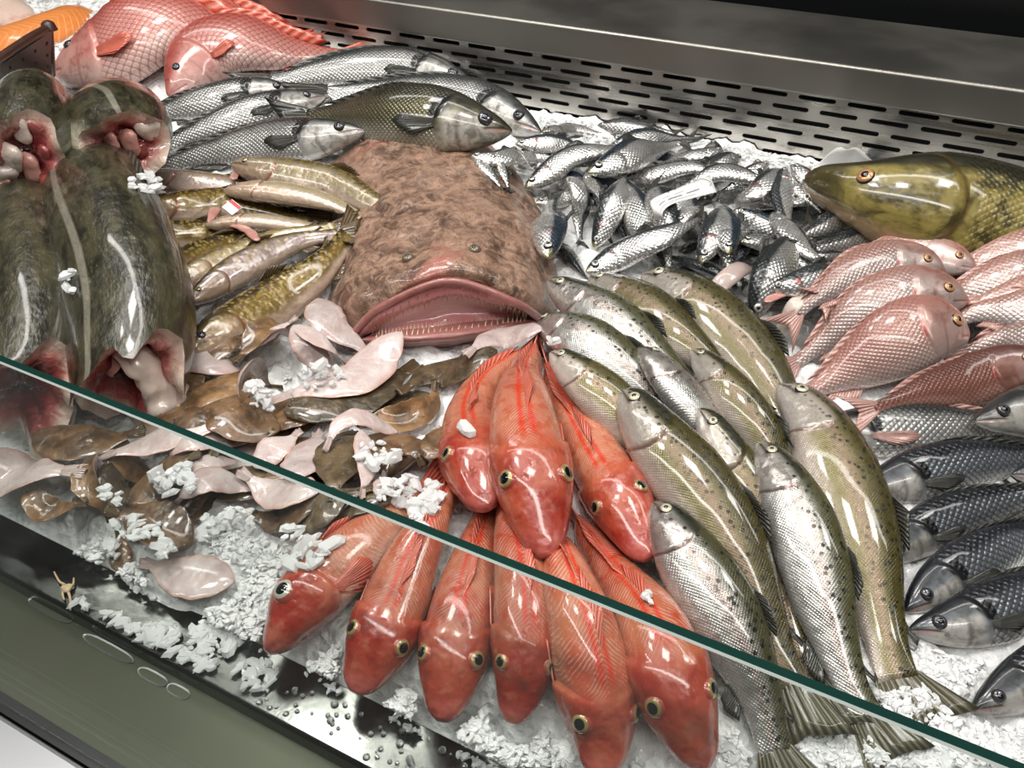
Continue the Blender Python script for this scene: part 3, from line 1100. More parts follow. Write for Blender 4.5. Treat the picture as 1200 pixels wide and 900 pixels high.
SG = [0, .015, .05, .10, .17, .25, .36, .50, .64, .78, .90, 1]
PROF = {
    'trout': prof(SG, [.012, .036, .056, .068, .080, .091, .101, .100, .086, .062, .046, .044],
                  [.008, .022, .042, .060, .078, .094, .108, .106, .090, .060, .042, .040],
                  [.008, .020, .034, .044, .052, .058, .062, .060, .050, .032, .018, .012]),
    'charr': prof(SG, [.008, .024, .042, .056, .070, .080, .088, .086, .074, .054, .040, .038],
                  [.008, .022, .040, .056, .072, .084, .094, .090, .076, .052, .038, .036],
                  [.008, .020, .034, .044, .052, .056, .058, .055, .046, .030, .018, .012]),
    'bass': prof(SG, [.006, .018, .036, .056, .080, .100, .114, .112, .092, .062, .044, .044],
                 [.006, .020, .040, .060, .082, .100, .112, .108, .088, .056, .040, .040],
                 [.006, .018, .032, .044, .054, .060, .064, .060, .048, .030, .018, .012]),
    'porgy': prof(SG, [.010, .040, .080, .115, .145, .160, .164, .146, .110, .064, .036, .034],
                  [.010, .030, .056, .080, .104, .122, .132, .122, .092, .054, .032, .030],
                  [.008, .022, .036, .048, .056, .062, .064, .058, .044, .026, .014, .010]),
    'snapper': prof(SG, [.014, .034, .066, .102, .140, .168, .180, .165, .125, .074, .046, .044],
                    [.014, .034, .062, .090, .116, .134, .142, .130, .098, .060, .042, .040],
                    [.010, .024, .040, .054, .064, .070, .074, .068, .052, .030, .018, .012]),
    'sardine': prof(SG, [.006, .020, .036, .050, .064, .076, .084, .082, .066, .042, .026, .024],
                    [.006, .020, .038, .056, .076, .092, .104, .098, .074, .044, .026, .024],
                    [.005, .016, .028, .036, .042, .047, .050, .047, .038, .024, .013, .009]),
    'gurnard': prof([0, .012, .05, .11, .18, .26, .32, .40, .54, .68, .82, .92, 1],
                    [.010, .020, .034, .056, .082, .092, .090, .086, .078, .066, .052, .044, .040],
                    [.012, .022, .038, .052, .064, .072, .074, .074, .066, .052, .038, .030, .026],
                    [.016, .034, .052, .068, .086, .095, .092, .088, .078, .064, .048, .040, .034], 0.8, 0.85),
    'pike': prof([0, .01, .05, .12, .20, .28, .36, .50, .64, .78, .90, 1],
                 [.012, .022, .030, .042, .064, .080, .088, .094, .092, .078, .050, .046],
                 [.012, .020, .030, .044, .062, .078, .086, .090, .086, .070, .046, .042],
                 [.014, .024, .034, .042, .050, .054, .056, .056, .052, .042, .026, .018]),
    'cod': prof([0, .04, .12, .25, .40, .55, .70, .85, 1],
                [.084, .098, .118, .124, .114, .092, .066, .044, .034],
                [.088, .100, .120, .126, .112, .086, .060, .042, .032],
                [.070, .082, .092, .092, .082, .062, .040, .024, .016]),
    'flat': prof([0, .03, .08, .16, .28, .42, .56, .70, .82, .92, 1],
                 [.02, .06, .10, .145, .185, .20, .19, .155, .11, .06, .04],
                 [.02, .06, .10, .145, .185, .20, .19, .155, .11, .06, .04],
                 [.008, .018, .026, .030, .032, .031, .028, .024, .019, .014, .010], 1.5),
    'slab': prof([0, .03, .1, .25, .5, .75, .92, 1],
                 [.03, .07, .11, .14, .145, .13, .09, .05],
                 [.03, .07, .11, .14, .145, .13, .09, .05],
                 [.01, .028, .04, .046, .046, .04, .028, .012]),
}

# gill position, eye (s, d), eye radius, tail (fraction, fork, half height)
HEAD = {
    'trout': dict(g=.215, eye=(.082, .24), er=.0200, tf=.13, fork=.22, th=.10),
    'charr': dict(g=.215, eye=(.085, .26), er=.0165, tf=.13, fork=.25, th=.085),
    'bass': dict(g=.255, eye=(.108, .26), er=.0275, tf=.16, fork=.45, th=.11),
    'porgy': dict(g=.262, eye=(.120, .28), er=.0300, tf=.16, fork=.55, th=.13),
    'snapper': dict(g=.265, eye=(.130, .46), er=.0200, tf=.17, fork=.40, th=.15),
    'sardine': dict(g=.215, eye=(.078, .16), er=.0240, tf=.15, fork=.75, th=.085),
    'gurnard': dict(g=.300, eye=(.200, .70), er=.0260, tf=.12, fork=.15, th=.07),
    'pike': dict(g=.285, eye=(.155, .10), er=.0150, tf=.12, fork=.45, th=.10),
    'cod': dict(g=None, eye=None, er=0, tf=.10, fork=.1, th=.07),
    'flat': dict(g=None, eye=(.060, .42), er=.012, tf=.12, fork=-0.12, th=.06),
    'slab': dict(g=None, eye=None, er=0, tf=0.0, fork=0.0, th=0),
}


def cs(pr, s, th, Lk):
    """cross section point for body fraction s and angle th (0 = back)"""
    top = np.interp(s, pr['s'], pr['top']) * Lk
    bot = np.interp(s, pr['s'], pr['bot']) * Lk
    hw = np.interp(s, pr['s'], pr['hw']) * Lk
    c, sn = np.cos(th), np.sin(th)
    cz = np.sign(c) * np.abs(c) ** pr['ez']
    sy_ = np.sign(sn) * np.abs(sn) ** pr['e']
    return hw * sy_, np.where(cz > 0, cz * top, cz * bot)


def ragged(th):
    return 0.022 * np.sin(2 * th + 1.0) + 0.014 * np.sin(5 * th) + 0.008 * np.sin(9 * th + 2)


def build_body(sp, sc, Lk, tf, g, nr, ns, cup=0.0, mouth=0.0, wav=0.0, rough=0.0, nocap=False):
    if g:
        r = np.concatenate([np.array([0, .006, .016, .03]), np.linspace(.045, g, int(nr * .26)), [g + .006, g + .016],
                            np.linspace(g + .04, 1, int(nr * .7))])
    else:
        r = np.concatenate([[0, .01, .025], np.linspace(.05, 1, nr)])
    th = np.linspace(0, 2 * math.pi, ns, endpoint=False)
    R, TH = np.meshgrid(r, th, indexing='ij')
    d = np.cos(TH)
    s = R.copy()
    if g:
        s = R + np.exp(-((R - g) / .07) ** 2) * .036 * (1 - 1.7 * (d + 0.1) ** 2)
        s = np.clip(s, 0, 1)
    if nocap:
        s = np.clip(s + np.exp(-R / .04) * ragged(TH), -.2, 1)
    y, z = cs(sc, np.clip(s, 0, 1), TH, Lk)
    if g:
        up = np.clip((R - (g - .11)) / .11, 0, 1)
        up = up * up * (3 - 2 * up)
        k = np.where(R <= g + 1e-6, 1 + .085 * up, 1 - .045 * np.exp(-(R - g - .006) / .03))
        side = np.abs(np.sin(TH))
        y = y * (1 + (k - 1) * side)
    if mouth:
        mm = np.exp(-((d + 0.15 + 1.5 * R) / .16) ** 2) * np.clip(1 - R / .11, 0, 1) ** 0.5
        y = y * (1 - mouth * mm)
    if wav:
        z = z * (1 + wav * np.sin(R * 31 + 3 * np.sign(d)) * np.abs(d) ** 4)
        y = y + wav * 0.05 * Lk * np.sin(R * 17 + d * 3) * np.abs(d) ** 2
    if cup:
        y = y + cup * (z ** 2) / (0.2 * Lk)
    if rough:
        nz = vnoise(R.ravel() * 3 + rng.random() * 9, TH.ravel(), 3.0, 5).reshape(R.shape)
        y = y * (1 + rough * nz)
        z = z * (1 + rough * nz)
    P = sp.P((s * (1 - tf)).ravel(), y.ravel(), z.ravel())
    n0 = len(P)
    faces = grid_faces(len(r), ns, True)
    if not nocap:
        faces.append(tuple(range(ns))[::-1])
    faces.append(tuple(range((len(r) - 1) * ns, len(r) * ns)))
    fc = np.stack([R.ravel(), d.ravel(), np.sin(TH).ravel()], 1)
    off = rng.random(3) * 3.0
    rest = np.stack([s.ravel() * (1 - tf) * sp.L + off[0], y.ravel(), z.ravel()], 1)
    rest[:, 0] += 0
    return P, faces, dict(fc=fc, rest=rest)


def add_fin(name, base, tip, mat, parent, org, rows=5, thick=0.0005, wob=0.0):
    base = np.asarray(base)
    tip = np.asarray(tip)
    m = len(base)
    v = np.linspace(0, 1, rows)
    G = base[None] * (1 - v[:, None, None]) + tip[None] * v[:, None, None]
    nrm = np.cross(tip[m // 2] - base[m // 2], base[-1] - base[0])
    nrm = nrm / (np.linalg.norm(nrm) + 1e-9)
    if wob:
        ph = rng.random() * 6
        G = G + nrm[None, None] * (wob * v[:, None, None] * np.sin(np.linspace(0, 9, m) + ph)[None, :, None])
    A = (G + nrm * thick).reshape(-1, 3)
    Bv = (G - nrm * thick).reshape(-1, 3)
    f1 = grid_faces(rows, m)
    n = rows * m
    f2 = [tuple(n + i for i in q[::-1]) for q in f1]
    rim = [j for j in range(m)] + [i * m + m - 1 for i in range(1, rows)] + [(rows - 1) * m + j for j in range(m - 2, -1, -1)] + [i * m for i in range(rows - 2, 0, -1)]
    f3 = [(rim[(i + 1) % len(rim)], rim[i], n + rim[i], n + rim[(i + 1) % len(rim)]) for i in range(len(rim))]
    U = np.tile(np.linspace(0, 1, m), rows)
    V = np.repeat(v, m)
    at = np.stack([U, V, 0 * U], 1)
    return mk(name, np.vstack([A, Bv]), f1 + f2 + f3, mat, parent, org, {'fin': np.vstack([at, at])})


def dome(c, nrm, ax, r, h, n=14, rings=(1.0, .8, .55, .28), sink=0.35):
    nrm = nrm / np.linalg.norm(nrm)
    ax = ax - nrm * np.dot(ax, nrm)
    ax /= np.linalg.norm(ax)
    bx = np.cross(nrm, ax)
    V = []
    for q in rings:
        hh = h * math.sqrt(max(0, 1 - q * q)) - sink * h * (1 if q == rings[0] else 0)
        for k in range(n):
            a = 2 * math.pi * k / n
            V.append(c + ax * (r * q * math.cos(a)) + bx * (r * q * math.sin(a)) + nrm * hh)
    V.append(c + nrm * h)
    F = grid_faces(len(rings), n, True)
    t = len(V) - 1
    b0 = (len(rings) - 1) * n
    F += [(b0 + k, b0 + (k + 1) % n, t) for k in range(n)]
    return np.array(V), F, [0] * n + [1] * (len(F) - n)


def put_eye(sp, sc, Lk, tf, s, d, side, er, iris, parent, org, bulge=0.5, pup=0.52, tiny=False, ring='eye_ring'):
    th = math.acos(max(-1, min(1, d)))
    y, z = cs(sc, np.array([s]), np.array([th * side]), Lk)
    a = s * (1 - tf)
    i = int(round(a * (sp.N - 1)))
    hw = float(np.interp(s, sc['s'], sc['hw']))
    tp = float(np.interp(s, sc['s'], sc['top']))
    nl = (y[0] / (hw * Lk) ** 2, z[0] / (tp * Lk) ** 2)
    nrm = sp.Lt[i] * nl[0] + sp.D[i] * nl[1] - sp.T[i] * 0.12 * math.hypot(*nl)
    nrm /= np.linalg.norm(nrm)
    c = sp.P([a], y, z)[0]
    V, F, fm = dome(c - nrm * er * 0.10, nrm, sp.T[i], er, er * bulge, n=10 if tiny else 16)
    e = mk('eye', V, F, [ring, iris], parent, org, fmat=fm)
    V2, F2, _ = dome(c - nrm * er * 0.10 + nrm * er * bulge * 0.72, nrm, sp.T[i], er * pup, er * bulge * 0.38, n=8 if tiny else 12, rings=(1.0, .6))
    p = mk('pupil', V2, F2, 'pupil', e, org)
    return e


def tailfin(sp, sc, Lk, tf, fork, hh, mat, parent, org, ragged=0.05):
    m = 13
    v = np.linspace(-1, 1, m)
    h0 = float(sc['top'][-1]) * Lk * 1.02
    rows = 6
    base = sp.P((1 - tf) * (0.955 + 0.03 * v ** 2), 0, v * h0)
    ext = 1 - fork * (1 - np.abs(v) ** 1.1) - ragged * rng.random(m)
    tip = sp.P((1 - tf) + tf * ext, 0, v * hh * Lk)
    return add_fin('tail_fin', base, tip, mat, parent, org, rows, 0.0006, 0.002)


def ridgefin(name, sp, sc, Lk, tf, s1, s2, hts, mat, parent, org, dorsal=True, lean=0.0, sweep=0.05):
    m = 12
    s = np.linspace(s1, s2, m)
    z0 = np.interp(s, sc['s'], sc['top' if dorsal else 'bot']) * Lk * 0.96
    ht = np.interp(np.linspace(0, 1, m), np.linspace(0, 1, len(hts)), hts) * Lk
    sg = 1 if dorsal else -1
    base = sp.P(s * (1 - tf), 0, sg * z0)
    tip = sp.P((s + sweep) * (1 - tf), lean * ht, sg * (z0 + ht * math.sqrt(max(0.05, 1 - lean * lean))))
    return add_fin(name, base, tip, mat, parent, org, 4, 0.0005, 0.0012)


def sidefin(name, sp, sc, Lk, tf, s, d, side, ln, w, mat, parent, org, droop=-0.25, lift=0.02):
    m = 9
    v = np.linspace(-1, 1, m)
    bz = d
    th0 = np.arccos(np.clip(bz + v * 0.10, -1, 1))
    yb, zb = cs(sc, np.full(m, s), th0 * side, Lk)
    base = sp.P(np.full(m, s * (1 - tf)), yb * 1.0, zb)
    sT = s + ln * (1 - 0.35 * np.abs(v) ** 1.5 + 0.15 * v)
    zT = zb.mean() + v * w * Lk + droop * ln * Lk
    top = np.interp(sT, sc['s'], sc['top']) * Lk
    bot = np.interp(sT, sc['s'], sc['bot']) * Lk
    dT = np.clip(np.where(zT > 0, zT / top, zT / bot), -.95, .95)
    yT, _ = cs(sc, sT, np.arccos(dT) * side, Lk)
    tip = sp.P(sT * (1 - tf), yT * 1.0 + side * lift * Lk, zT)
    base = base + sp._i(sp.Lt, np.full(m, s * (1 - tf))) * (side * 0.0008)
    return add_fin(name, base, tip, mat, parent, org, 5, 0.0005, 0.0008)


FISH = []
KM = dict(trout=1.28, charr=1.18, bass=1.2, porgy=1.32, snapper=1.15, sardine=1.18, gurnard=1.15, flat=1.3, pike=1.3)


def fish(kind, name, skin, ctrl, roll, label, k=1.0, group=None, iris='iris_silver', finm='fin_grey', nr=52, ns=28,
         cat='fish', soft=0.8, zextra=None, zfix=None, tf=None, cup=0.0, mouth=0.25, wav=0.0, fins=True, eyes=True,
         stiff=0.10, er=None, dors=True, rough=0.0, pect=True, gill=True, bulge=0.5, bodyname='body', lean=0.93, pec_lift=0.02, cap=0.045, pup=0.55, ring='eye_ring'):
    sc, hd = PROF[kind], HEAD[kind]
    tf = hd['tf'] if tf is None else tf
    k = k * KM.get(kind, 1.0)
    sp = Spine(ctrl, roll, sc, k, tf, soft, zextra, zfix, stiff, cap)
    Lk = sp.Lk
    g = hd['g'] if gill else None
    V, F, at = build_body(sp, sc, Lk, tf, g, nr, ns, cup, mouth, wav, rough, kind == 'cod')
    mid = V.mean(0)
    org = np.array([mid[0], mid[1], V[:, 2].min()])
    root = thing(name, org, label, cat, group)
    mk(bodyname, V, F, skin, root, org, at)
    hput(V)
    big = nr > 30
    if eyes and hd['eye']:
        e = er or hd['er']
        if kind == 'flat':
            if sp.upside > 0 or True:
                for s_, d_ in ((.055, .30), (.085, .62)):
                    put_eye(sp, sc, Lk, tf, s_, d_, 1.0, e * Lk, iris, root, org, 0.8, tiny=True)
        else:
            sides = (sp.upside,) if sp.flat else (1.0, -1.0)
            for sd in sides:
                put_eye(sp, sc, Lk, tf, hd['eye'][0], hd['eye'][1], sd, e * Lk, iris, root, org, bulge, pup, tiny=not big, ring=ring)
    if tf > 0.02:
        tailfin(sp, sc, Lk, tf, hd['fork'], hd['th'], 'fin_trout' if kind == 'trout' else finm, root, org)
    up = sp.upside
    if fins:
        if kind in ('trout', 'charr'):
            if dors:
                ridgefin('dorsal_fin', sp, sc, Lk, tf, .46, .60, [.022, .042, .034, .014], finm, root, org, True, up * lean)
                ridgefin('adipose_fin', sp, sc, Lk, tf, .84, .875, [.006, .02, .014], finm, root, org, True, up * .2, .04)
            ridgefin('anal_fin', sp, sc, Lk, tf, .74, .83, [.03, .04, .015], finm, root, org, False, up * .3)
            if pect:
                sidefin('pectoral_fin', sp, sc, Lk, tf, .245, -.62, up, .11, .022, finm, root, org, -.1, pec_lift)
        elif kind in ('bass', 'porgy', 'snapper'):
            if dors:
                hts = [.004, .011, .010, .011, .009, .004] if kind != 'snapper' else [.01, .03, .035, .035, .045, .02]
                ridgefin('dorsal_fin', sp, sc, Lk, tf, .32, .86, hts, finm, root, org, True, up * .75, .06)
            ridgefin('anal_fin', sp, sc, Lk, tf, .68, .84, [.03, .03, .012], finm, root, org, False, up * .4)
            if pect:
                sidefin('pectoral_fin', sp, sc, Lk, tf, .285, -.28, up, .17, .028, finm, root, org, -.1, pec_lift)
        elif kind == 'sardine':
            if dors:
                ridgefin('dorsal_fin', sp, sc, Lk, tf, .42, .54, [.03, .045, .02], finm, root, org, True, up * .5)
        elif kind == 'gurnard':
            ridgefin('dorsal_fin', sp, sc, Lk, tf, .36, .58, [.012, .03, .022, .012], 'fin_red', root, org, True, .92, .08)
            ridgefin('second_dorsal_fin', sp, sc, Lk, tf, .60, .93, [.012, .02, .018, .01], 'fin_red', root, org, True, -.85, .06)
            for sd in ((up,) if sp.flat else (1.0, -1.0)):
                sidefin('pectoral_fin', sp, sc, Lk, tf, .315, -.25, sd, .20, .035, finm, root, org, -.1, .01)
        elif kind == 'pike':
            pass
        elif kind == 'flat':
            if wav:
                pass
    FISH.append((name, root, sp, Lk, org))
    return root, sp, Lk, org


# ------------------------------------------------------------------ far left: fillets, basket
def slab(name, mat, ctrl, roll, label, k, cat='fillet', **kw):
    return fish('slab', name, mat, ctrl, roll, label, k, cat=cat, fins=False, eyes=False, mouth=0, ns=24, nr=40, **kw)


slab('white_fillet', 'white_fillet', [(-40, -10), (5, 8), (25, 30), (34, 36)], -90, 'pale pink fish fillet lying above the orange salmon fillet', 1.1, rough=.1)
slab('white_fillet', 'white_fillet', [(-45, 105), (-5, 82), (25, 62), (45, 55)], -90, 'pale fillet edge between the salmon fillet and the brown basket', .8, rough=.1)
slab('salmon_fillet', 'salmon_fillet' if False else 'salmon_flesh', [(-90, 78), (-30, 62), (30, 42), (70, 26), (101, 9)], -70, 'bright orange salmon fillet on the ice beside the snappers', .85, rough=.1)

# brown perforated basket corner
bt = unproj(58, 34, 0.20)
bb = unproj(60, 88, 0.12)
bl = unproj(-70, 118, 0.19)
blb = unproj(-60, 165, 0.10)
org = np.array([(bt[0] + bl[0]) / 2, (bt[1] + bl[1]) / 2, 0.10])
bas = thing('basket', org, 'dark brown perforated basket corner beside the salmon fillet', 'basket')
NU, NVV = 25, 9
ev = np.array([0.05, 0.09, 0.0])


def basket_pt(u, v):
    top = bt * (1 - u) + bl * u
    bot = bb * (1 - u) + blb * u
    return top * (1 - v) + bot * v


V, F = [], []
nrm = np.cross(bl - bt, bb - bt)
nrm /= np.linalg.norm(nrm)
for i in range(NU):
    for j in range(NVV):
        V.append(basket_pt(i / (NU - 1), j / (NVV - 1)))
for i in range(NU - 1):
    for j in range(NVV - 1):
        if i % 3 == 1 and j % 2 == 1 and j < NVV - 2:
            a = i * NVV + j
            # a small hole left inside this cell
            c = (V[a] + V[a + 1] + V[a + NVV] + V[a + NVV + 1]) / 4
            idx = [a, a + 1, a + NVV + 1, a + NVV]
            inner = []
            for q in idx:
                inner.append(len(V))
                V.append(c + (V[q] - c) * 0.62)
            for q in range(4):
                F.append((idx[q], idx[(q + 1) % 4], inner[(q + 1) % 4], inner[q]))
        else:
            a = i * NVV + j
            F.append((a, a + 1, a + NVV + 1, a + NVV))
o = mk('side', V, F, 'brown_wicker', bas, org, smooth=False)
md = o.modifiers.new('thick', 'SOLIDIFY')
md.thickness = 0.004


def tube(pts, r, n=8, taper=None):
    pts = np.asarray(pts, float)
    T = np.gradient(pts, axis=0)
    T /= np.linalg.norm(T, axis=1)[:, None]
    ref = np.array([0.13, 0.31, 0.94])
    A = np.cross(T, ref)
    A /= np.linalg.norm(A, axis=1)[:, None]
    B = np.cross(T, A)
    V = []
    for i in range(len(pts)):
        rr = r * (taper[i] if taper is not None else 1)
        for k in range(n):
            a = 2 * math.pi * k / n
            V.append(pts[i] + A[i] * rr * math.cos(a) + B[i] * rr * math.sin(a))
    F = grid_faces(len(pts), n, True) + [tuple(range(n))[::-1], tuple(range((len(pts) - 1) * n, len(pts) * n))]
    return V, F


V, F = tube(catmull([bt + (0, 0, .002), bt * .7 + bl * .3 + (0, 0, .004), bl], 20), 0.006)
mk('rim', V, F, 'brown_wicker', bas, org)
V, F = tube([bt + (0, 0, .004), (bt + bb) / 2, bb], 0.006)
mk('corner_post', V, F, 'brown_wicker', bas, org)
V, F, _ = dome(bt + (0, 0, .002), np.array([0, 0, 1.0]), np.array([1.0, 0, 0]), .011, .010)
mk('knob', V, F, 'brown_wicker', bas, org)

# ------------------------------------------------------------------ red snappers
SN = dict(skin='snapper_skin', iris='iris_dark', finm='fin_red')
fish('snapper', 'red_snapper', ctrl=[(140, 48), (190, 34), (270, 32), (330, 42), (385, 55)], roll=-52, k=.86, label='red snapper lying behind the other two snappers', **SN)
fish('snapper', 'red_snapper', ctrl=[(64, 86), (140, 66), (225, 58), (300, 66), (350, 74)], roll=-54, k=.92, label='large red snapper with its snout beside the brown basket', soft=.6, **SN)
fish('snapper', 'red_snapper', ctrl=[(191, 90), (255, 70), (330, 64), (395, 66), (450, 70)], roll=-52, k=.78, label='red snapper lying in front, just above the silver sea bass', **SN)

# ------------------------------------------------------------------ monkfish
def zi(px, py, h):
    p = unproj(px, py, 0.04)
    for _ in range(4):
        b = float(ice_base(p[0], p[1]))
        p = unproj(px, py, b + h)
    return p


RINGS = [
    [(378, 200, 0), (425, 166, .035), (490, 150, .05), (560, 160, .04), (612, 204, 0)],
    [(384, 235, 0), (432, 212, .05), (505, 204, .065), (588, 216, .05), (642, 258, 0)],
    [(386, 300, 0), (436, 262, .05), (528, 246, .075), (612, 266, .052), (652, 316, 0)],
    [(382, 345, 0), (424, 310, .055), (530, 284, .088), (618, 308, .06), (656, 350, 0)],
    [(384, 372, 0), (420, 344, .055), (527, 306, .090), (612, 332, .064), (650, 366, .005)],
    [(396, 388, .004), (432, 358, .052), (525, 320, .088), (606, 344, .062), (642, 370, .008)],
    [(410, 396, .012), (447, 360, .050), (525, 329, .080), (602, 353, .056), (634, 373, .012)],
]
MO = zi(520, 300, 0)
monk = thing('monkfish', MO, 'big brown mottled monkfish with wide open toothy mouth', 'fish')


def loft(rings, nu, nv, nz=0.0, chz=0):
    R = np.array([catmull([zi(*p) for p in r], nv) for r in rings])
    G = np.stack([catmull(R[:, j], nu) for j in range(nv)], 1)
    if nz:
        G[:, :, 2] += nz * (vnoise(G[:, :, 0], G[:, :, 1], 35.0, chz) + 0.6 * vnoise(G[:, :, 0], G[:, :, 1], 80.0, chz + 1))
    return G


G = loft(RINGS, 60, 60, 0.009, 2)
# close the hidden underside down to the ice
V = G.reshape(-1, 3)
uu, ww = np.meshgrid(np.linspace(0, 1, 60), np.linspace(-1, 1, 60), indexing='ij')
at = dict(fc=np.stack([uu.ravel(), ww.ravel(), ww.ravel()], 1), rest=V.copy())
mk('body', V, grid_faces(60, 60, flip=True), 'monkfish_skin', monk, MO, at)
hput(V)
LIPS = [
    RINGS[-1],
    [(418, 396, .014), (455, 365, .047), (526, 337, .072), (596, 357, .052), (628, 372, .014)],
    [(430, 392, .016), (466, 366, .044), (527, 346, .064), (588, 358, .048), (618, 369, .016)],
    [(440, 389, .016), (474, 366, .040), (528, 350, .052), (582, 356, .042), (612, 367, .016)],
    [(440, 390, .014), (478, 375, .026), (528, 365, .032), (584, 363, .030), (612, 367, .014)],
    [(432, 394, .016), (476, 386, .022), (526, 381, .024), (588, 374, .022), (620, 369, .014)],
]
G2 = loft(LIPS, 46, 50, 0.003, 4)
uu, ww = np.meshgrid(np.linspace(0, 1, 46), np.linspace(-1, 1, 50), indexing='ij')
V = G2.reshape(-1, 3)
mk('mouth_lining', V, grid_faces(46, 50, flip=True), 'mouth_pink', monk, MO,
   dict(fc=np.stack([uu.ravel(), ww.ravel(), ww.ravel()], 1), rest=V.copy()))
hput(V)
JAW = [
    LIPS[-1],
    [(424, 398, .018), (472, 393, .028), (526, 388, .030), (588, 379, .028), (628, 372, .016)],
    [(416, 401, .012), (468, 402, .022), (526, 399, .024), (592, 387, .022), (636, 376, .010)],
    [(412, 402, 0), (466, 408, .0), (526, 407, .0), (594, 394, .0), (640, 379, .0)],
]
G3 = loft(JAW, 30, 50, 0.003, 5)
uu, ww = np.meshgrid(np.linspace(0, 1, 30), np.linspace(-1, 1, 50), indexing='ij')
V = G3.reshape(-1, 3)
mk('lower_jaw', V, grid_faces(30, 50, flip=True), 'lip_brown', monk, MO,
   dict(fc=np.stack([uu.ravel(), ww.ravel(), ww.ravel()], 1), rest=V.copy()))
hput(V)
# upper lip roll
V, F = tube(catmull([zi(*p) for p in LIPS[0]], 50) + np.array([0, -.001, 0]), .0045, 8)
mk('upper_lip', V, F, 'lip_brown', monk, MO, dict(fc=np.zeros((len(V), 3)), rest=np.array(V)))


def cones(pts, dirs, h, r):
    V, F = [], []
    for p, d in zip(pts, dirs):
        d = d / np.linalg.norm(d)
        a = np.cross(d, [0.3, 0.5, 0.8])
        a /= np.linalg.norm(a)
        b = np.cross(d, a)
        i0 = len(V)
        for k in range(5):
            t = 2 * math.pi * k / 5
            V.append(p + a * r * math.cos(t) + b * r * math.sin(t) - d * h * .2)
        V.append(p + d * h * random.uniform(.6, 1.2))
        F += [(i0 + k, i0 + (k + 1) % 5, i0 + 5) for k in range(5)]
    return V, F


up_line = catmull([zi(*p) for p in LIPS[2]], 40)[2:-2]
up2 = catmull([zi(*p) for p in LIPS[1]], 30)[3:-3]
V, F = cones(np.vstack([up_line, up2]), [np.array([random.uniform(-.2, .2), -.25, -1.0]) for _ in range(len(up_line) + len(up2))], .008, .0013)
mk('upper_teeth', V, F, 'tooth', monk, MO)
lo_line = catmull([zi(*p) for p in LIPS[5]], 44)[3:-3]
lo2 = catmull([zi(*p) for p in JAW[1]], 34)[3:-3]
V, F = cones(np.vstack([lo_line, lo2]), [np.array([random.uniform(-.2, .2), .35, 1.0]) for _ in range(len(lo_line) + len(lo2))], .007, .0013)
mk('lower_teeth', V, F, 'tooth', monk, MO)
for (ex, ey, ez) in ((478, 302, .075), (556, 292, .088)):
    c = zi(ex, ey, ez)
    q = unproj(ex, ey, float(hget(c[0], c[1])))
    for _ in range(3):
        q = unproj(ex, ey, float(hget(q[0], q[1])))
    V, F, fm = dome(q, np.array([0, -.3, 1.0]), np.array([1.0, 0, 0]), .007, .004)
    e = mk('eye', V, F, ['monkfish_skin', 'monk_eye'], monk, MO, fmat=fm)
    V, F, fm = dome(q + np.array([0, -.001, .003]), np.array([0, -.3, 1.0]), np.array([1.0, 0, 0]), .003, .0015, rings=(1, .6))
    mk('pupil', V, F, 'eye_ring', e, MO)

# ------------------------------------------------------------------ sea bass, back row
SB = dict(skin='bass_skin_silver', iris='iris_dark', finm='fin_dark', stiff=.2, cap=.04)
fish('bass', 'sea_bass', ctrl=[(556, 100), (490, 84), (410, 82), (340, 92), (270, 110)], roll=48, k=.72, label='silver sea bass furthest back, against the slotted panel', **SB)
fish('bass', 'sea_bass', ctrl=[(634, 154), (560, 118), (480, 104), (400, 106), (330, 122)], roll=46, k=.66, label='sea bass half hidden behind the olive one, snout over the sardines', **SB)
fish('bass', 'sea_bass', skin='bass_skin_olive', iris='iris_dark', finm='fin_dark', stiff=.26, cap=.05, er=.026, ctrl=[(600, 155), (540, 146), (460, 138), (385, 138), (310, 150)], roll=44, k=.90,
     label='dark olive sea bass lying across the back of the monkfish')
fish('bass', 'sea_bass', ctrl=[(346, 100), (300, 104), (240, 120), (180, 136), (120, 160)], roll=48, k=.72, label='sea bass just below the red snappers, dark gill patch showing', **SB)
fish('bass', 'sea_bass', ctrl=[(380, 106), (325, 118), (262, 142), (205, 166), (150, 195)], roll=52, k=.68, label='pale snouted sea bass between two others under the snappers', **SB)
fish('bass', 'sea_bass', ctrl=[(429, 154), (370, 162), (300, 170), (215, 188), (140, 215)], roll=54, k=.72, label='silver sea bass with large eye just above the brown charr', **SB)
# ------------------------------------------------------------------ headless cod
def cutface(sp, Lk, tf, sc, root, org, mat='gut_cavity', depth=0.06, frac=1.0, s0=0.0):
    n, rr = 36, 12
    th = np.linspace(0, 2 * math.pi, n, endpoint=False)
    V, fcx = [], []
    for i in range(rr):
        q = 1 - i / rr
        y, z = cs(sc, np.clip(ragged(th), 0, 1) * q, th, Lk * frac)
        lump = 1 + .12 * vnoise(np.cos(th) * 2 + i, np.sin(th) * 2, 1.7, i)
        dep = depth * Lk * (1 - q ** 3) * (0.7 + 0.9 * (vnoise(np.cos(th) * q * 3, np.sin(th) * q * 3, 1.5, 3) + .5)) - .012 * Lk * np.sin(q * math.pi)
        V.append(sp.P(np.full(n, s0) + (1 - tf) * ragged(th) * q ** 2 + dep / sp.L, y * q * (lump if i else 1), z * q * (lump if i else 1)))
        fcx.append(np.stack([np.full(n, q), np.cos(th), np.sin(th)], 1))
    V = np.vstack(V)
    fcx = np.vstack(fcx)
    F = grid_faces(rr, n, True, True) + [tuple(range((rr - 1) * n, rr * n))]
    mk('cut_face', V, F, mat, root, org, dict(fc=fcx, rest=V.copy()))


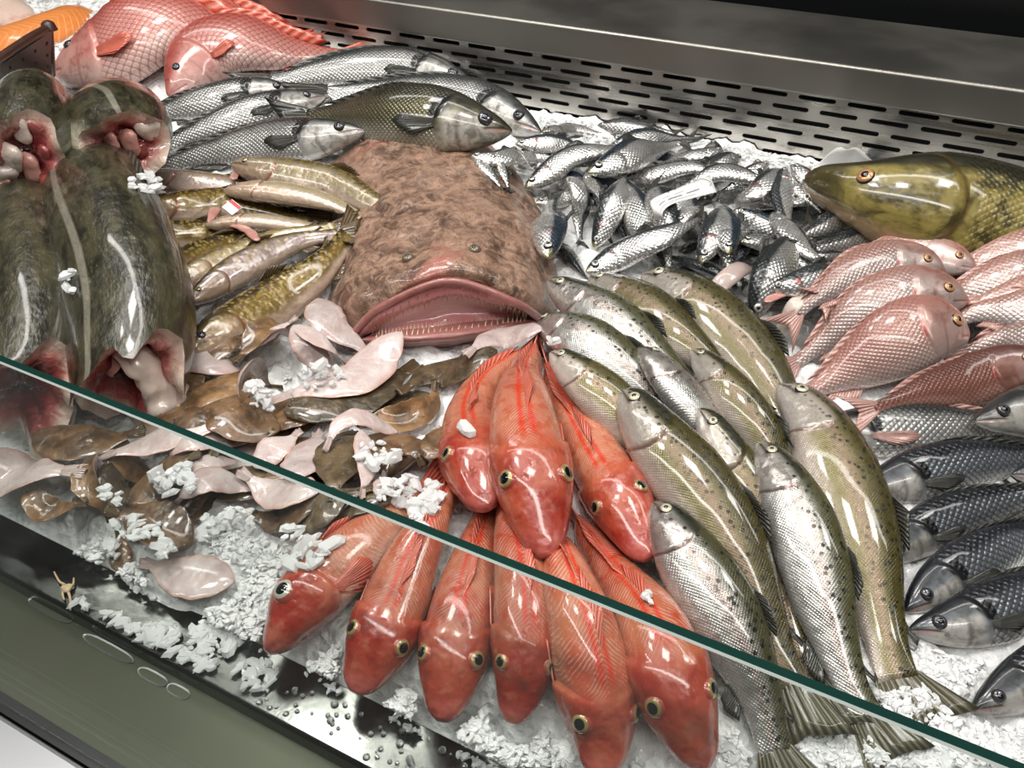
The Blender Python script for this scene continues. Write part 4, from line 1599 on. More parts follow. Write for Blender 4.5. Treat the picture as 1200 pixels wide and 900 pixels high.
def blob(name, c, r, mat, parent, org, seed=0, sq=(1, 1, 1)):
    n, m = 16, 10
    V = []
    rg = np.random.default_rng(seed)
    ph = rg.random(6) * 6
    for i in range(m):
        t = math.pi * i / (m - 1)
        for k in range(n):
            a = 2 * math.pi * k / n
            d = np.array([math.sin(t) * math.cos(a), math.sin(t) * math.sin(a), math.cos(t)])
            w = 1 + .16 * math.sin(3 * d[0] + ph[0]) + .14 * math.sin(4 * d[1] + ph[1]) + .12 * math.sin(5 * d[2] + ph[2])
            V.append(np.array(c) + d * r * w * np.array(sq))
    F = grid_faces(m, n, True)
    V = np.array(V)
    return mk(name, V, F, mat, parent, org, dict(fc=np.zeros((len(V), 3)), rest=V.copy()))


def flap(name, pts, width, thick, mat, parent, org, roll=90, n=24, taper=(.6, 1, 1, .7), seed=0):
    """a strip of soft tissue along 3D points"""
    C, L, _ = resample(catmull(pts, 60), n)
    T = np.gradient(C, axis=0)
    T /= np.linalg.norm(T, axis=1)[:, None]
    U = np.array([0, 0, 1.0])[None] - T * T[:, 2:3]
    U /= np.linalg.norm(U, axis=1)[:, None]
    S = np.cross(T, U)
    m = 14
    V = []
    rl = np.radians(np.linspace(roll, roll, n) if not isinstance(roll, (list, tuple)) else np.interp(np.linspace(0, 1, n), np.linspace(0, 1, len(roll)), roll))
    tp = np.interp(np.linspace(0, 1, n), np.linspace(0, 1, len(taper)), taper)
    tp[0] *= .4
    tp[-1] *= .4
    rg = np.random.default_rng(seed)
    for i in range(n):
        D = math.cos(rl[i]) * U[i] + math.sin(rl[i]) * S[i]
        Lt = np.cross(T[i], D)
        for k in range(m):
            a = 2 * math.pi * k / m
            w = 1 + .10 * math.sin(i * .9 + k + seed) + .08 * math.sin(i * .37 + 2 * k)
            V.append(C[i] + D * math.cos(a) * width * tp[i] * w + Lt * math.sin(a) * thick * tp[i] * w)
    V = np.array(V)
    F = grid_faces(n, m, True) + [tuple(range(m))[::-1], tuple(range((n - 1) * m, n * m))]
    o = mk(name, V, F, mat, parent, org, dict(fc=np.zeros((len(V), 3)), rest=V.copy()))
    hput(V)
    return o


CD = dict(tf=0.012, cap=.03, skin='cod_skin', finm='fin_dark', cat='fish', eyes=False, fins=False, mouth=0, nr=56, ns=36, stiff=.16)
# two big ones in front
r_, sp, Lk, og = fish('cod', 'headless_cod', ctrl=[(22, 470), (38, 390), (28, 305), (12, 235), (-8, 170), (-25, 110)], roll=[40, 40], k=.62, zextra=[0, 0, 0, -.03, -.08], label='large dark headless cod running along the counter beside its twin, pale line on flank', **CD)
cutface(sp, Lk, .012, PROF['cod'], r_, og, depth=.035)
p0 = unproj(5, 455, .07)
p1 = unproj(18, 480, .04)
p2 = unproj(24, 505, .02)
flap('belly_flap', [p0, p1, p2], .016, .006, 'pale_flesh', r_, og, 80, seed=3)
r_, sp, Lk, og = fish('cod', 'headless_cod', ctrl=[(148, 448), (152, 380), (130, 300), (106, 228), (92, 165), (84, 105)], roll=[38, 55], k=.67, zextra=[0, 0, 0, -.02, -.07], label='large dark headless cod with open bloody belly cavity and pale flaps', **CD)
cutface(sp, Lk, .012, PROF['cod'], r_, og, depth=.05)
ridgefin('dorsal_fin', sp, PROF['cod'], Lk, .012, .12, .36, [.006, .014, .016, .01], 'fin_dark', r_, og, True, .8)
pf = [unproj(132, 322, .13), unproj(112, 350, .125), unproj(92, 395, .10)]
flap('pectoral_fin', pf, .011, .003, 'cod_skin', r_, og, 70, seed=9, taper=(.7, 1, .8))
flap('belly_flap', [unproj(118, 408, .10), unproj(92, 430, .085), unproj(72, 470, .055), unproj(60, 515, .03)], .020, .007, 'pale_flesh', r_, og, [60, 80, 85, 80], seed=1)
flap('belly_flap', [unproj(140, 405, .115), unproj(165, 425, .10), unproj(188, 455, .07), unproj(206, 480, .05)], .018, .010, 'pale_flesh', r_, og, [80, 90, 95, 90], taper=(.7, 1, 1.1, 1.1), seed=2)
flap('swim_bladder', [unproj(62, 470, .05), unproj(58, 500, .035), unproj(55, 520, .025)], .013, .010, 'amber_flesh', r_, og, 85, taper=(.6, 1, 1), seed=5)
flap('gut_strip', [unproj(128, 405, .11), unproj(135, 425, .10), unproj(128, 440, .09)], .006, .004, 'organ_pink', r_, og, 85, seed=6)
flap('gut_strip', [unproj(92, 482, .03), unproj(104, 488, .03), unproj(118, 482, .034), unproj(112, 470, .035)], .0022, .0022, 'organ_pink', r_, og, 85, seed=7)

# two small ones behind, cut ends facing out
r_, sp, Lk, og = fish('cod', 'headless_cod', ctrl=[(32, 194), (42, 171), (48, 155), (52, 142)], roll=[20, 30], k=1.08, zextra=[.055, .035, -.005, -.05], label='headless cod, cut end full of dark red gore and white flesh', **CD)
cutface(sp, Lk, .012, PROF['cod'], r_, og, depth=.035)
for q, (bx_, by_, br, mt) in enumerate(((.5, -.1, .020, 'pale_flesh'), (.55, -.5, .017, 'pale_flesh'), (-.1, -.3, .015, 'organ_pink'), (.2, .55, .013, 'pale_flesh'), (-.4, .1, .012, 'gut_red'))):
    p = sp.P([.035], bx_ * .07 * Lk * sp.upside, by_ * .085 * Lk)[0]
    blob('flesh_lump', p, br, mt, r_, og, q, (1, .7, 1))
r_, sp, Lk, og = fish('cod', 'headless_cod', ctrl=[(150, 178), (134, 158), (120, 142), (110, 132)], roll=[70, 50], k=1.3, zextra=[.055, .035, -.005, -.05], label='headless cod, pinkish cut end lying beside silver sea bass tails', **CD)
cutface(sp, Lk, .012, PROF['cod'], r_, og, depth=.035)
for q, (bx_, by_, br, mt) in enumerate(((.05, .1, .014, 'organ_pink'), (-.1, -.65, .014, 'pale_flesh'), (.1, .7, .016, 'pale_flesh'), (-.3, .2, .010, 'gut_red'), (.3, -.2, .011, 'organ_pink'))):
    p = sp.P([.035], bx_ * .07 * Lk * sp.upside, by_ * .085 * Lk)[0]
    blob('flesh_lump', p, br, mt, r_, og, q + 10, (1, .7, 1))

# ------------------------------------------------------------------ brook charr between cod and monkfish
CH = dict(pect=False, stiff=.2, cap=.035, finm='fin_brown', nr=46)
fish('charr', 'charr', skin='charr_skin_violet', iris='iris_dark', ctrl=[(165, 205), (215, 214), (270, 222), (330, 235), (380, 250)], roll=-70, k=.75, label='pale violet charr mostly hidden, emerging beside an ice lump', **CH)
fish('charr', 'charr', skin='charr_skin_dark', iris='iris_dark', ctrl=[(152, 243), (205, 244), (265, 240), (330, 252), (390, 262)], roll=-55, k=.85, label='olive charr with its head against the large dark cod', **CH)
fish('charr', 'charr', skin='charr_skin_dark', iris='iris_dark', ctrl=[(130, 275), (180, 276), (235, 272), (300, 275), (360, 280)], roll=-45, k=.85, label='olive charr with silver belly, head tucked under the dark cod', **CH)
fish('charr', 'charr', skin='charr_skin_dark', iris='iris_dark', ctrl=[(170, 330), (212, 312), (260, 294), (320, 284), (390, 275)], roll=-35, k=.8, label='dark charr with bright yellow spots tucked between paler charr', **CH)
fish('charr', 'charr', skin='charr_skin_pale', iris='iris_gold', ctrl=[(271, 193), (325, 204), (390, 217), (445, 242), (512, 250)], roll=-62, k=.82, label='charr with gaping mouth, its tail resting on the monkfish', zextra=[.01, .005, 0, 0, .01], **CH)
fish('charr', 'charr', skin='charr_skin_pale', iris='iris_gold', ctrl=[(263, 225), (320, 230), (375, 240), (420, 254), (450, 268)], roll=-100, k=.85, label='pale bellied charr with open gills lying below the gaping one', **CH)
fish('charr', 'charr', skin='charr_skin_pale', iris='iris_gold', ctrl=[(240, 264), (295, 258), (345, 262), (385, 270), (420, 285)], roll=-110, k=.8, label='charr with pink gutted throat beside the red and white tag', **CH)
fish('charr', 'charr', skin='charr_skin_pale', iris='iris_gold', ctrl=[(196, 342), (255, 316), (320, 290), (375, 272), (425, 262)], roll=-60, k=.72, label='pale spotted charr lying next to the violet flanked one', **CH)
fish('charr', 'charr', skin='charr_skin_violet', iris='iris_gold', ctrl=[(222, 362), (280, 336), (340, 306), (390, 284), (428, 272)], roll=-60, k=.80, label='violet flanked charr with red gill, just behind the largest dark charr', **CH)
fish('charr', 'charr', skin='charr_skin_dark', iris='iris_dark', ctrl=[(218, 416), (275, 382), (335, 345), (382, 308), (430, 254)], roll=-58, k=.98, er=.014, label='largest dark charr with yellow speckles, head down against the flatfish', **CH)
# gape of the two open-mouthed charr
for (a, b, c) in (((283, 196), (276, 203), (273, 210)), ((262, 232), (252, 246), (246, 262)), ((268, 262), (290, 270), (302, 282))):
    pts = []
    for q in (a, b, c):
        p = unproj(q[0], q[1], .1)
        for _ in range(3):
            p = unproj(q[0], q[1], float(hget(p[0], p[1])) + .004)
        pts.append(p)
    nearest = min((f for f in FISH if f[0] == 'charr'), key=lambda f: np.linalg.norm(f[2].C[3] - pts[0]))
    flap('gill_flap', pts, .006, .0025, 'organ_pink', nearest[1], nearest[4], 80, seed=int(a[0]))

# tag
p = unproj(272, 243, .1)
for _ in range(3):
    p = unproj(272, 243, float(hget(p[0], p[1])) + .006)
tg = thing('plastic_tag', p, 'small red and white plastic tag lying on the charr', 'tag')
ex = np.array([.009, -.0022, -.0022])
ey = np.array([.0022, .007, .0022])
nz_ = np.cross(ex, ey)
nz_ = nz_ / np.linalg.norm(nz_) * .0006
V = [p - ex + ey - nz_, p + ex + ey - nz_, p + ex - ey - nz_, p - ex - ey - nz_]
V += [q + 2 * nz_ for q in V]
BF = [(0, 1, 2, 3), (7, 6, 5, 4), (0, 4, 5, 1), (1, 5, 6, 2), (2, 6, 7, 3), (3, 7, 4, 0)]
mk('card', V, BF, 'paper', tg, p, smooth=False)
V = [p - ex * .95 + ey * .9 + nz_ * 1.1, p + ex * .95 + ey * .9 + nz_ * 1.1, p + ex * .95 + ey * .35 + nz_ * 1.1, p - ex * .95 + ey * .35 + nz_ * 1.1]
V += [q + nz_ * .8 for q in V]
mk('red_band', V, BF, 'tag_red', tg, p, smooth=False)

# ------------------------------------------------------------------ sardines
SGRP = 'sardines in the heap behind the trout'
sard_no = [0]


def sard(ctrl, roll, label=None, k=1.0, skin=None, **kw):
    sard_no[0] += 1
    skin = skin or ('sardine_skin' if sard_no[0] % 3 else 'sardine_skin_blue')
    d = dict(nr=30, ns=18, finm='fin_dark', mouth=.2, stiff=.13, soft=.7)
    d.update(kw)
    return fish('sardine', 'sardine', skin, ctrl, roll, label or 'silver sardine half buried in the heap behind the trout', k, SGRP, **d)


# buried layer
poly_s = [(645, 205), (700, 165), (800, 180), (890, 205), (985, 250), (1080, 285), (990, 335), (900, 365), (840, 330), (760, 300), (690, 315), (648, 290)]


def inside(p, pl):
    x_, y_ = p
    c = False
    for i in range(len(pl)):
        x1, y1 = pl[i]
        x2, y2 = pl[i - 1]
        if (y1 > y_) != (y2 > y_) and x_ < (x2 - x1) * (y_ - y1) / (y2 - y1) + x1:
            c = not c
    return c


rs = random.Random(11)
cnt = 0
while cnt < 34:
    cx, cy_ = rs.uniform(640, 1090), rs.uniform(160, 370)
    if not inside((cx, cy_), poly_s):
        continue
    a = rs.uniform(0, math.pi * 2)
    ln = rs.uniform(46, 58) * (0.8 + 0.4 * (cy_ - 150) / 200)
    dx, dy = math.cos(a) * ln, math.sin(a) * ln * .72
    sard([(cx - dx, cy_ - dy), (cx + rs.uniform(-5, 5), cy_ + rs.uniform(-5, 5)), (cx + dx, cy_ + dy)], rs.choice((-75, 75, -95, 95)), dors=False)
    cnt += 1
VIS = [
    # ctrl, roll, label
    ([(551, 184), (582, 187), (615, 192), (640, 196)], -75, 'small sardine with bloody gill under the olive bass snout'),
    ([(556, 186), (575, 204), (594, 226)], -100, 'pale sardine tail half lying over the monkfish edge'),
    ([(586, 190), (592, 206), (598, 226)], -100, 'short sardine resting on the monkfish back with dark side'),
    ([(598, 172), (625, 179), (648, 188), (665, 196)], -70, 'sardine directly below the second bass snout, partly covered'),
    ([(604, 166), (645, 167), (678, 174), (705, 182)], -60, 'shiny sardine with dark stripe behind the long silver one'),
    ([(636, 153), (668, 151), (702, 157), (735, 160)], -95, 'sardine with reddish belly nearest the slotted panel and bass snout'),
    ([(700, 146), (740, 150), (775, 154), (805, 160)], -40, 'dark backed sardine lying right below the slotted panel'),
    ([(716, 166), (760, 161), (795, 163), (826, 157)], -55, 'dark sardine with raised tail close to the slotted panel'),
    ([(848, 177), (815, 182), (782, 187), (755, 192)], 80, 'sardine with pale pink cheek, snout towards the bare back ice'),
    ([(868, 186), (835, 190), (800, 192), (770, 194)], 60, 'dark sardine with red mouth facing the bare back ice'),
    ([(734, 206), (785, 200), (832, 205), (870, 212)], -80, 'sardine with torn gill lying just above the printed paper slip'),
    ([(895, 214), (850, 216), (805, 222), (765, 230)], 80, 'wide silver sardine passing under the printed slip'),
    ([(858, 243), (885, 226), (908, 210), (928, 196)], -90, 'whitish sardine beside the dark one standing snout up'),
    ([(650, 206), (680, 222), (700, 246), (712, 268)], -40, 'black backed sardine curving down beside the monkfish'),
    ([(688, 202), (698, 220), (706, 244), (716, 262)], -90, None),
    ([(668, 214), (681, 244), (678, 268), (684, 292)], -120, None),
    ([(774, 292), (753, 256), (739, 226), (728, 204)], 70, 'fat silver sardine sloping below the printed slip'),
    ([(792, 277), (779, 250), (768, 226), (764, 204)], 60, 'sardine with bloody head emerging from under the slip'),
    ([(652, 282), (674, 308), (696, 336)], 60, None),
    ([(798, 264), (812, 246), (832, 232)], -110, None),
    ([(820, 318), (831, 284), (842, 262), (850, 240)], -80, None),
    ([(867, 284), (902, 288), (936, 306), (975, 328)], -80, 'silver sardine under the bright one with raised tail'),
    ([(860, 244), (894, 257), (926, 272), (955, 290)], -45, None),
    ([(905, 250), (934, 282), (955, 302), (998, 326)], -100, 'sardine whose tail points at the pink porgies'),
    ([(900, 338), (940, 330), (982, 336), (1012, 345)], -45, 'blue black sardine lowest in the heap beside the porgies'),
    ([(926, 214), (952, 236), (970, 256)], -80, None),
    ([(992, 266), (1026, 260), (1062, 262), (1090, 268)], -80, 'sardine with copper eye under the snout up one by the pike'),
    ([(1010, 244), (974, 260), (946, 273), (915, 288)], 50, 'dark sardine crossing below the bloody streaked one'),
    ([(1058, 298), (1010, 299), (972, 300), (935, 300)], 55, 'black sardine lying just behind the first porgies'),
    ([(1118, 288), (1090, 292), (1060, 294), (1030, 298)], 50, 'greenish sardine with its snout against the pike'),
    ([(1088, 273), (1035, 275), (980, 286), (928, 300)], 42, 'dark backed sardine with its snout on the ice by the pike'),
    ([(642, 303), (645, 268), (646, 246), (652, 218)], 75, 'sardine hanging head down against the monkfish flank'),
    ([(696, 290), (711, 254), (723, 226), (734, 202)], -75, 'sardine head down with yellow snout and brassy gill cover'),
    ([(616, 205), (658, 188), (708, 176), (750, 166)], -82, 'long silver sardine, snout touching the monkfish'),
    ([(690, 203), (728, 187), (764, 175), (796, 166), (826, 168)], -70, 'dark blue sardine crossing over another near the slotted panel'),
    ([(726, 320), (716, 300), (704, 288)], -60, None),
    ([(687, 319), (728, 297), (782, 274), (838, 246)], -72, 'sardine with bloody gill lying just behind the trout heads'),
    ([(853, 300), (852, 262), (843, 240), (832, 222)], 75, 'sardine head down with open mouth and crimson cheek, below the slip'),
    ([(919, 198), (915, 232), (924, 262), (940, 282)], 75, 'dark sardine standing snout up with red cheek'),
    ([(926, 196), (960, 219), (992, 240), (1020, 256)], -75, 'sardine pointing at the white paper with bloody streak'),
    ([(1009, 181), (1014, 222), (1030, 252), (1042, 272)], -78, 'bright sardine standing snout up in front of the pike'),
    ([(884, 374), (897, 330), (915, 300), (936, 275), (964, 250)], -72, 'bright silver sardine with raised forked tail above the speckled trout'),
]
for c_, r0, lb in VIS:
    sard(c_, r0, lb, k=1.0 if len(c_) > 3 else 1.05)
slab('fish_piece', 'sardine_belly_pink', [(832, 332), (856, 314), (885, 296)], -70, 'flat pinkish grey fish piece lying among the sardines', 1.0, stiff=.4, cap=.05)
slab('fish_scrap', 'organ_pink', [(888, 386), (905, 378), (928, 372)], -90, 'torn pink fish scrap beside the tails of the porgies', .8)
slab('fish_scrap', 'pale_flesh', [(918, 364), (930, 358), (946, 360)], -90, 'small pale fish scrap between sardines and porgies', .8)

# printed slip
def over(px, py, dz):
    p = unproj(px, py, .12)
    for _ in range(5):
        p = unproj(px, py, float(hget(p[0], p[1])) + dz)
    return p


z_ = max(over(x_, y_, .004)[2] for x_, y_ in ((763, 232), (800, 222), (832, 208), (839, 225), (790, 239)))
rowsP = [[(768, 262), (764, 246), (765, 233), (798, 219), (832, 205)], [(786, 266), (776, 252), (786, 240), (812, 232), (840, 225)]]
dzs = [-.022, -.006, 0, 0, -.001]
A_ = [unproj(*p, z_ + d) for p, d in zip(rowsP[0], dzs)]
B_ = [unproj(*p, z_ + d) for p, d in zip(rowsP[1], dzs)]
GA, GB_ = catmull(A_, 24), catmull(B_, 24)
slip_o = GA.mean(0)
slip = thing('paper_slip', slip_o, 'white printed paper slip lying bent over the sardines', 'paper')
NVs = 6
V = np.array([GA[i] * (1 - j / 5) + GB_[i] * j / 5 for i in range(24) for j in range(NVs)])
o = mk('sheet', V, grid_faces(24, NVs), 'paper', slip, slip_o)
md = o.modifiers.new('thick', 'SOLIDIFY')
md.thickness = .0004
for ln_, (t0, t1, q) in enumerate(((.42, .74, .35), (.40, .86, .55), (.55, .70, .62), (.18, .8, .8))):
    pts = []
    ii = np.linspace(t0 * 23, t1 * 23, 12)
    Vs, Fs = [], []
    for i_, t in enumerate(ii):
        k0 = int(min(22, math.floor(t)))
        u = t - k0
        a = GA[k0] * (1 - u) + GA[k0 + 1] * u
        b = GB_[k0] * (1 - u) + GB_[k0 + 1] * u
        w = .022 if ln_ != 1 else .045
        Vs += [a * (1 - q) + b * q + (0, 0, .0007), a * (1 - q - w) + b * (q + w) + (0, 0, .0007)]
    Fs = [(2 * i, 2 * i + 2, 2 * i + 3, 2 * i + 1) for i in range(11) if ln_ == 3 or i % 4 != 3]
    o = mk('print_line', Vs, Fs, 'print_grey', slip, slip_o, smooth=False)
V, F = tube([GA[21] * (1 - .3) + GB_[21] * .3 + np.array([math.cos(a) * .010, math.sin(a) * .006, .0008 + math.sin(a) * .002]) for a in np.linspace(0, 2 * math.pi, 20)], .0004, 4)
mk('print_line', V, F, 'print_grey', slip, slip_o)

# ------------------------------------------------------------------ pike and white wrapping paper
fish('pike', 'pike', 'pike_skin', [(945, 212), (1050, 236), (1150, 262), (1290, 300), (1430, 345), (1560, 390)], -48,
     'yellow green mottled pike with a dark back beside the slotted panel', 1.12, iris='iris_orange', finm='fin_brown', er=.0135, nr=64, ns=36, mouth=.3, pect=True)
zi0 = over(960, 200, .004)
PW = [[(930, 206, .01), (950, 196, .02), (985, 174, .05), (1001, 176, .05), (1030, 188, .035), (1058, 200, .02)],
      [(938, 215, .01), (962, 210, .02), (990, 200, .035), (1006, 202, .035), (1028, 204, .028), (1050, 206, .02)]]
A_ = catmull([unproj(p[0], p[1], float(hget(*unproj(p[0], p[1], .1)[:2], H_ICE)) + p[2]) for p in PW[0]], 26)
B_ = catmull([unproj(p[0], p[1], float(hget(*unproj(p[0], p[1], .1)[:2], H_ICE)) + p[2] * .6) for p in PW[1]], 26)
V = np.array([A_[i] * (1 - j / 7) + B_[i] * j / 7 + np.array([0, 0, .004 * math.sin(i * .9 + j)]) for i in range(26) for j in range(8)])
o = mk('wrapping_paper', V, grid_faces(26, 8), 'paper', None, V.mean(0))
md = o.modifiers.new('thick', 'SOLIDIFY')
md.thickness = .0005
tag(o, 'crumpled white paper sheet between sardines and slotted panel', 'paper')

# ------------------------------------------------------------------ porgies
PG = dict(stiff=.16, pup=.5, pect=False, skin='porgy_skin_pink', iris='iris_orange', finm='fin_pink', mouth=.3, soft=.7)


def porgy(ctrl, label, roll=54, k=.8, **kw):
    d = dict(PG)
    d.update(kw)
    return fish('porgy', 'porgy', ctrl=ctrl, roll=roll, k=k, label=label, **d)


porgy([(1290, 300), (1220, 300), (1160, 310), (1100, 330), (1050, 345)], 'porgy in the back row resting against the pike', k=.72)
porgy([(1142, 320), (1095, 318), (1040, 325), (990, 342), (950, 360)], 'pale porgy below the pike, red mark behind its gill', k=.62)
porgy([(1240, 335), (1190, 330), (1140, 338), (1090, 355), (1050, 370)], 'porgy with bright orange eye behind two other porgies', k=.78)
porgy([(1340, 352), (1260, 345), (1190, 350), (1120, 365), (1060, 385)], 'porgy lying under the heads of two others, flank only showing', k=.72)
porgy([(1345, 385), (1270, 372), (1195, 375), (1130, 388), (1070, 410)], 'wide silver flanked porgy with a red mark at its gill', k=.8)
porgy([(1350, 415), (1280, 404), (1210, 408), (1150, 420), (1090, 440)], 'porgy with orange pink back above the dusky red one', k=.74)
porgy([(1098, 340), (1055, 343), (1000, 356), (945, 384), (905, 408)], 'slim pink porgy, tail at the sardines, first of the overlapping row', k=.68)
porgy([(1119, 386), (1070, 380), (1005, 392), (945, 420), (900, 445)], 'pink porgy with large eye, second of the overlapping row', k=.72)
porgy([(1124, 417), (1085, 415), (1030, 428), (965, 452), (905, 480)], 'rosy porgy with deep flank, third of the overlapping row', k=.88, skin='porgy_skin_rosy')
fish('bass', 'sea_bass', 'bass_skin_silver', [(930, 500), (1000, 506), (1085, 503), (1170, 498), (1260, 500)], -56, 'bright silver sea bass under the dusky porgy, reddish fin', .72, iris='iris_dark', finm='fin_pink', soft=.7)
porgy([(1214, 458), (1170, 453), (1100, 456), (1030, 476), (985, 490)], 'dusky reddish brown porgy with red eye, last of the overlapping row', k=.58, skin='porgy_skin_dusky')

# ------------------------------------------------------------------ sea bass, right
BB = dict(stiff=.16, skin='bass_skin_blue', iris='iris_dark', finm='fin_dark', soft=.7)
fish('bass', 'sea_bass', ctrl=[(1142, 494), (1195, 484), (1270, 480), (1360, 490), (1440, 510)], roll=-56, k=.8, label='sea bass with open pink mouth resting on a silver one',
     skin='bass_skin_silver', iris='iris_dark', finm='fin_dark', soft=.7, zextra=[.006, 0])
fish('bass', 'sea_bass', ctrl=[(1000, 582), (1060, 562), (1130, 546), (1210, 536), (1290, 535)], roll=-52, k=.78, label='dark blue sea bass touching the silver one, head under the trout', **BB)
fish('bass', 'sea_bass', ctrl=[(1186, 556), (1240, 552), (1310, 552), (1380, 560)], roll=-52, k=.8, label='sea bass showing only its dark snout between two blue backs', **BB)
fish('bass', 'sea_bass', ctrl=[(1030, 660), (1080, 624), (1140, 598), (1210, 582), (1290, 575)], roll=-52, k=.74, label='dark sea bass with its black gill against the big trout', **BB)
fish('bass', 'sea_bass', ctrl=[(1060, 716), (1100, 684), (1155, 652), (1220, 622), (1290, 600)], roll=-52, k=.76, label='dark sea bass with pink lips just behind the pale cheeked one', **BB)
fish('bass', 'sea_bass', ctrl=[(1065, 738), (1125, 728), (1195, 706), (1260, 675), (1320, 640)], roll=-62, k=.78, label='sea bass with bright silver cheek and black snout on the ice', **BB)
fish('bass', 'sea_bass', ctrl=[(1139, 832), (1190, 806), (1250, 775), (1310, 740), (1370, 700)], roll=-58, k=.78, label='sea bass with parted jaws alone on bare ice near the glass', **BB)

# ------------------------------------------------------------------ gurnards
GU = dict(skin='gurnard_skin', iris='iris_gold', finm='fin_red', nr=60, ns=32, mouth=.12, bulge=.45, soft=.85, ring='red_socket', pup=.68, stiff=.14)


def gurn(ctrl, label, roll=0, k=1.0, **kw):
    d = dict(GU)
    d.update(kw)
    return fish('gurnard', 'gurnard', ctrl=ctrl, roll=roll, k=k, label=label, **d)


gurn([(312, 764), (362, 705), (415, 652), (470, 605), (530, 556)], 'gurnard lying on its side with a big pale ringed eye, beside the flatfish', roll=-58, k=1.32, iris='iris_milky', er=.030)
gurn([(416, 812), (450, 742), (480, 665), (508, 608), (535, 555)], 'gurnard under loose ice chips, next to the one lying on its side', roll=10, k=1.2)
gurn([(518, 845), (532, 770), (550, 685), (567, 620), (585, 560)], 'gurnard with blunt snout on bare ice, second after the sideways one', roll=0, k=1.12)
gurn([(600, 848), (614, 775), (612, 690), (600, 625), (592, 560)], 'slim gurnard with a yellow ringed eye directly under the raised middle one', roll=8, k=.98)
gurn([(702, 912), (704, 850), (684, 745), (664, 680), (645, 615)], 'gurnard pushed nearest to the glass, snout over the ice edge', roll=8, k=1.12)
gurn([(826, 902), (790, 810), (745, 715), (700, 648), (655, 580)], 'long gurnard beside the trout, orange fin spine sticking out', roll=-8, k=1.0)
gurn([(568, 598), (556, 530), (555, 485), (580, 442), (640, 405)], 'raised gurnard next to the flatfish, curved towards its tail', roll=-6, k=1.0)
gurn([(758, 656), (728, 590), (690, 522), (655, 458), (636, 408)], 'raised gurnard next to the trout heads', roll=-22, k=.86)
gurn([(640, 653), (627, 575), (614, 505), (614, 445), (636, 395)], 'raised gurnard lying between two others, pale pink snout', roll=0, k=.92)

# ------------------------------------------------------------------ trout
TR = dict(pup=.48, iris='iris_trout', finm='fin_dark', nr=56, ns=32, mouth=.3, soft=.75, pect=False, stiff=.16)


def trout(ctrl, label, silver=False, roll=-66, k=.85, **kw):
    d = dict(TR)
    d.update(kw)
    return fish('trout', 'rainbow_trout', 'trout_skin_silver' if silver else 'trout_skin_green', ctrl, roll, label, k, **d)


trout([(755, 304), (790, 326), (845, 380), (893, 440), (930, 510), (960, 580)], 'speckled olive trout beside the bright sardine and the porgies', k=.84)
trout([(691, 326), (735, 350), (785, 388), (830, 430), (880, 500)], 'speckled trout whose head touches the sardines, dark brow', k=.82)
trout([(642, 330), (690, 358), (745, 402), (800, 455), (860, 525)], 'silver cheeked trout touching the monkfish mouth corner', True, k=.78)
trout([(631, 360), (680, 390), (735, 438), (785, 490), (840, 560)], 'trout with gleaming gill plate beside the white flatfish by monkfish', True, k=.76)
trout([(645, 414), (690, 448), (740, 496), (790, 550), (840, 620)], 'small olive trout with its snout at the gurnard tails', k=.80)
trout([(748, 408), (788, 448), (832, 500), (872, 560), (910, 640)], 'pale silvery trout lying belly up in the middle of the heap', True, roll=-105, k=.84)
trout([(810, 412), (852, 456), (892, 512), (928, 590), (960, 670)], 'trout with red nick under its gill, beside the speckled olive one', k=.66)
trout([(912, 452), (958, 500), (1005, 620), (1032, 730), (1055, 800), (1104, 862)], 'longest greenish trout with its tail flat on the ice', roll=-80, k=.82)
trout([(818, 480), (852, 535), (890, 605), (915, 690), (940, 780), (985, 865)], 'dark olive trout between two others, tail behind the glass edge', k=.68)
trout([(727, 458), (768, 512), (812, 565), (858, 640), (895, 730), (955, 880)], 'dark backed trout with bold spots next to the raised gurnard', k=.76)
trout([(888, 520), (928, 584), (955, 660), (975, 740), (1005, 820), (1060, 900)], 'bright silver trout with black speckled crown', True, roll=-72, k=.78)
trout([(765, 590), (805, 648), (850, 722), (885, 800), (905, 870), (935, 940)], 'big silver bellied trout lying over the gurnard side', True, roll=-72, k=.95)

# ------------------------------------------------------------------ flatfish
FF = dict(cap=.04, nr=36, ns=28, iris='iris_dark', finm='fin_brown', mouth=0, fins=False, stiff=.12, soft=.8)


def flat(ctrl, up, label, k=.9, cup=0.0, skin='flatfish_skin', roll=None, name='flatfish', **kw):
    d = dict(FF)
    if up == 'w':
        d['finm'] = 'fin_pale'
    d.update(kw)
    if roll is None:
        roll = -88 if up == 'b' else 88
    return fish('flat', name, skin, ctrl, roll, label, k, cup=cup, wav=.06, finm_=None, **d) if False else fish(
        'flat', name, skin, ctrl, roll, label, k, cup=cup, wav=.03, eyes=(up == 'b'), **d)


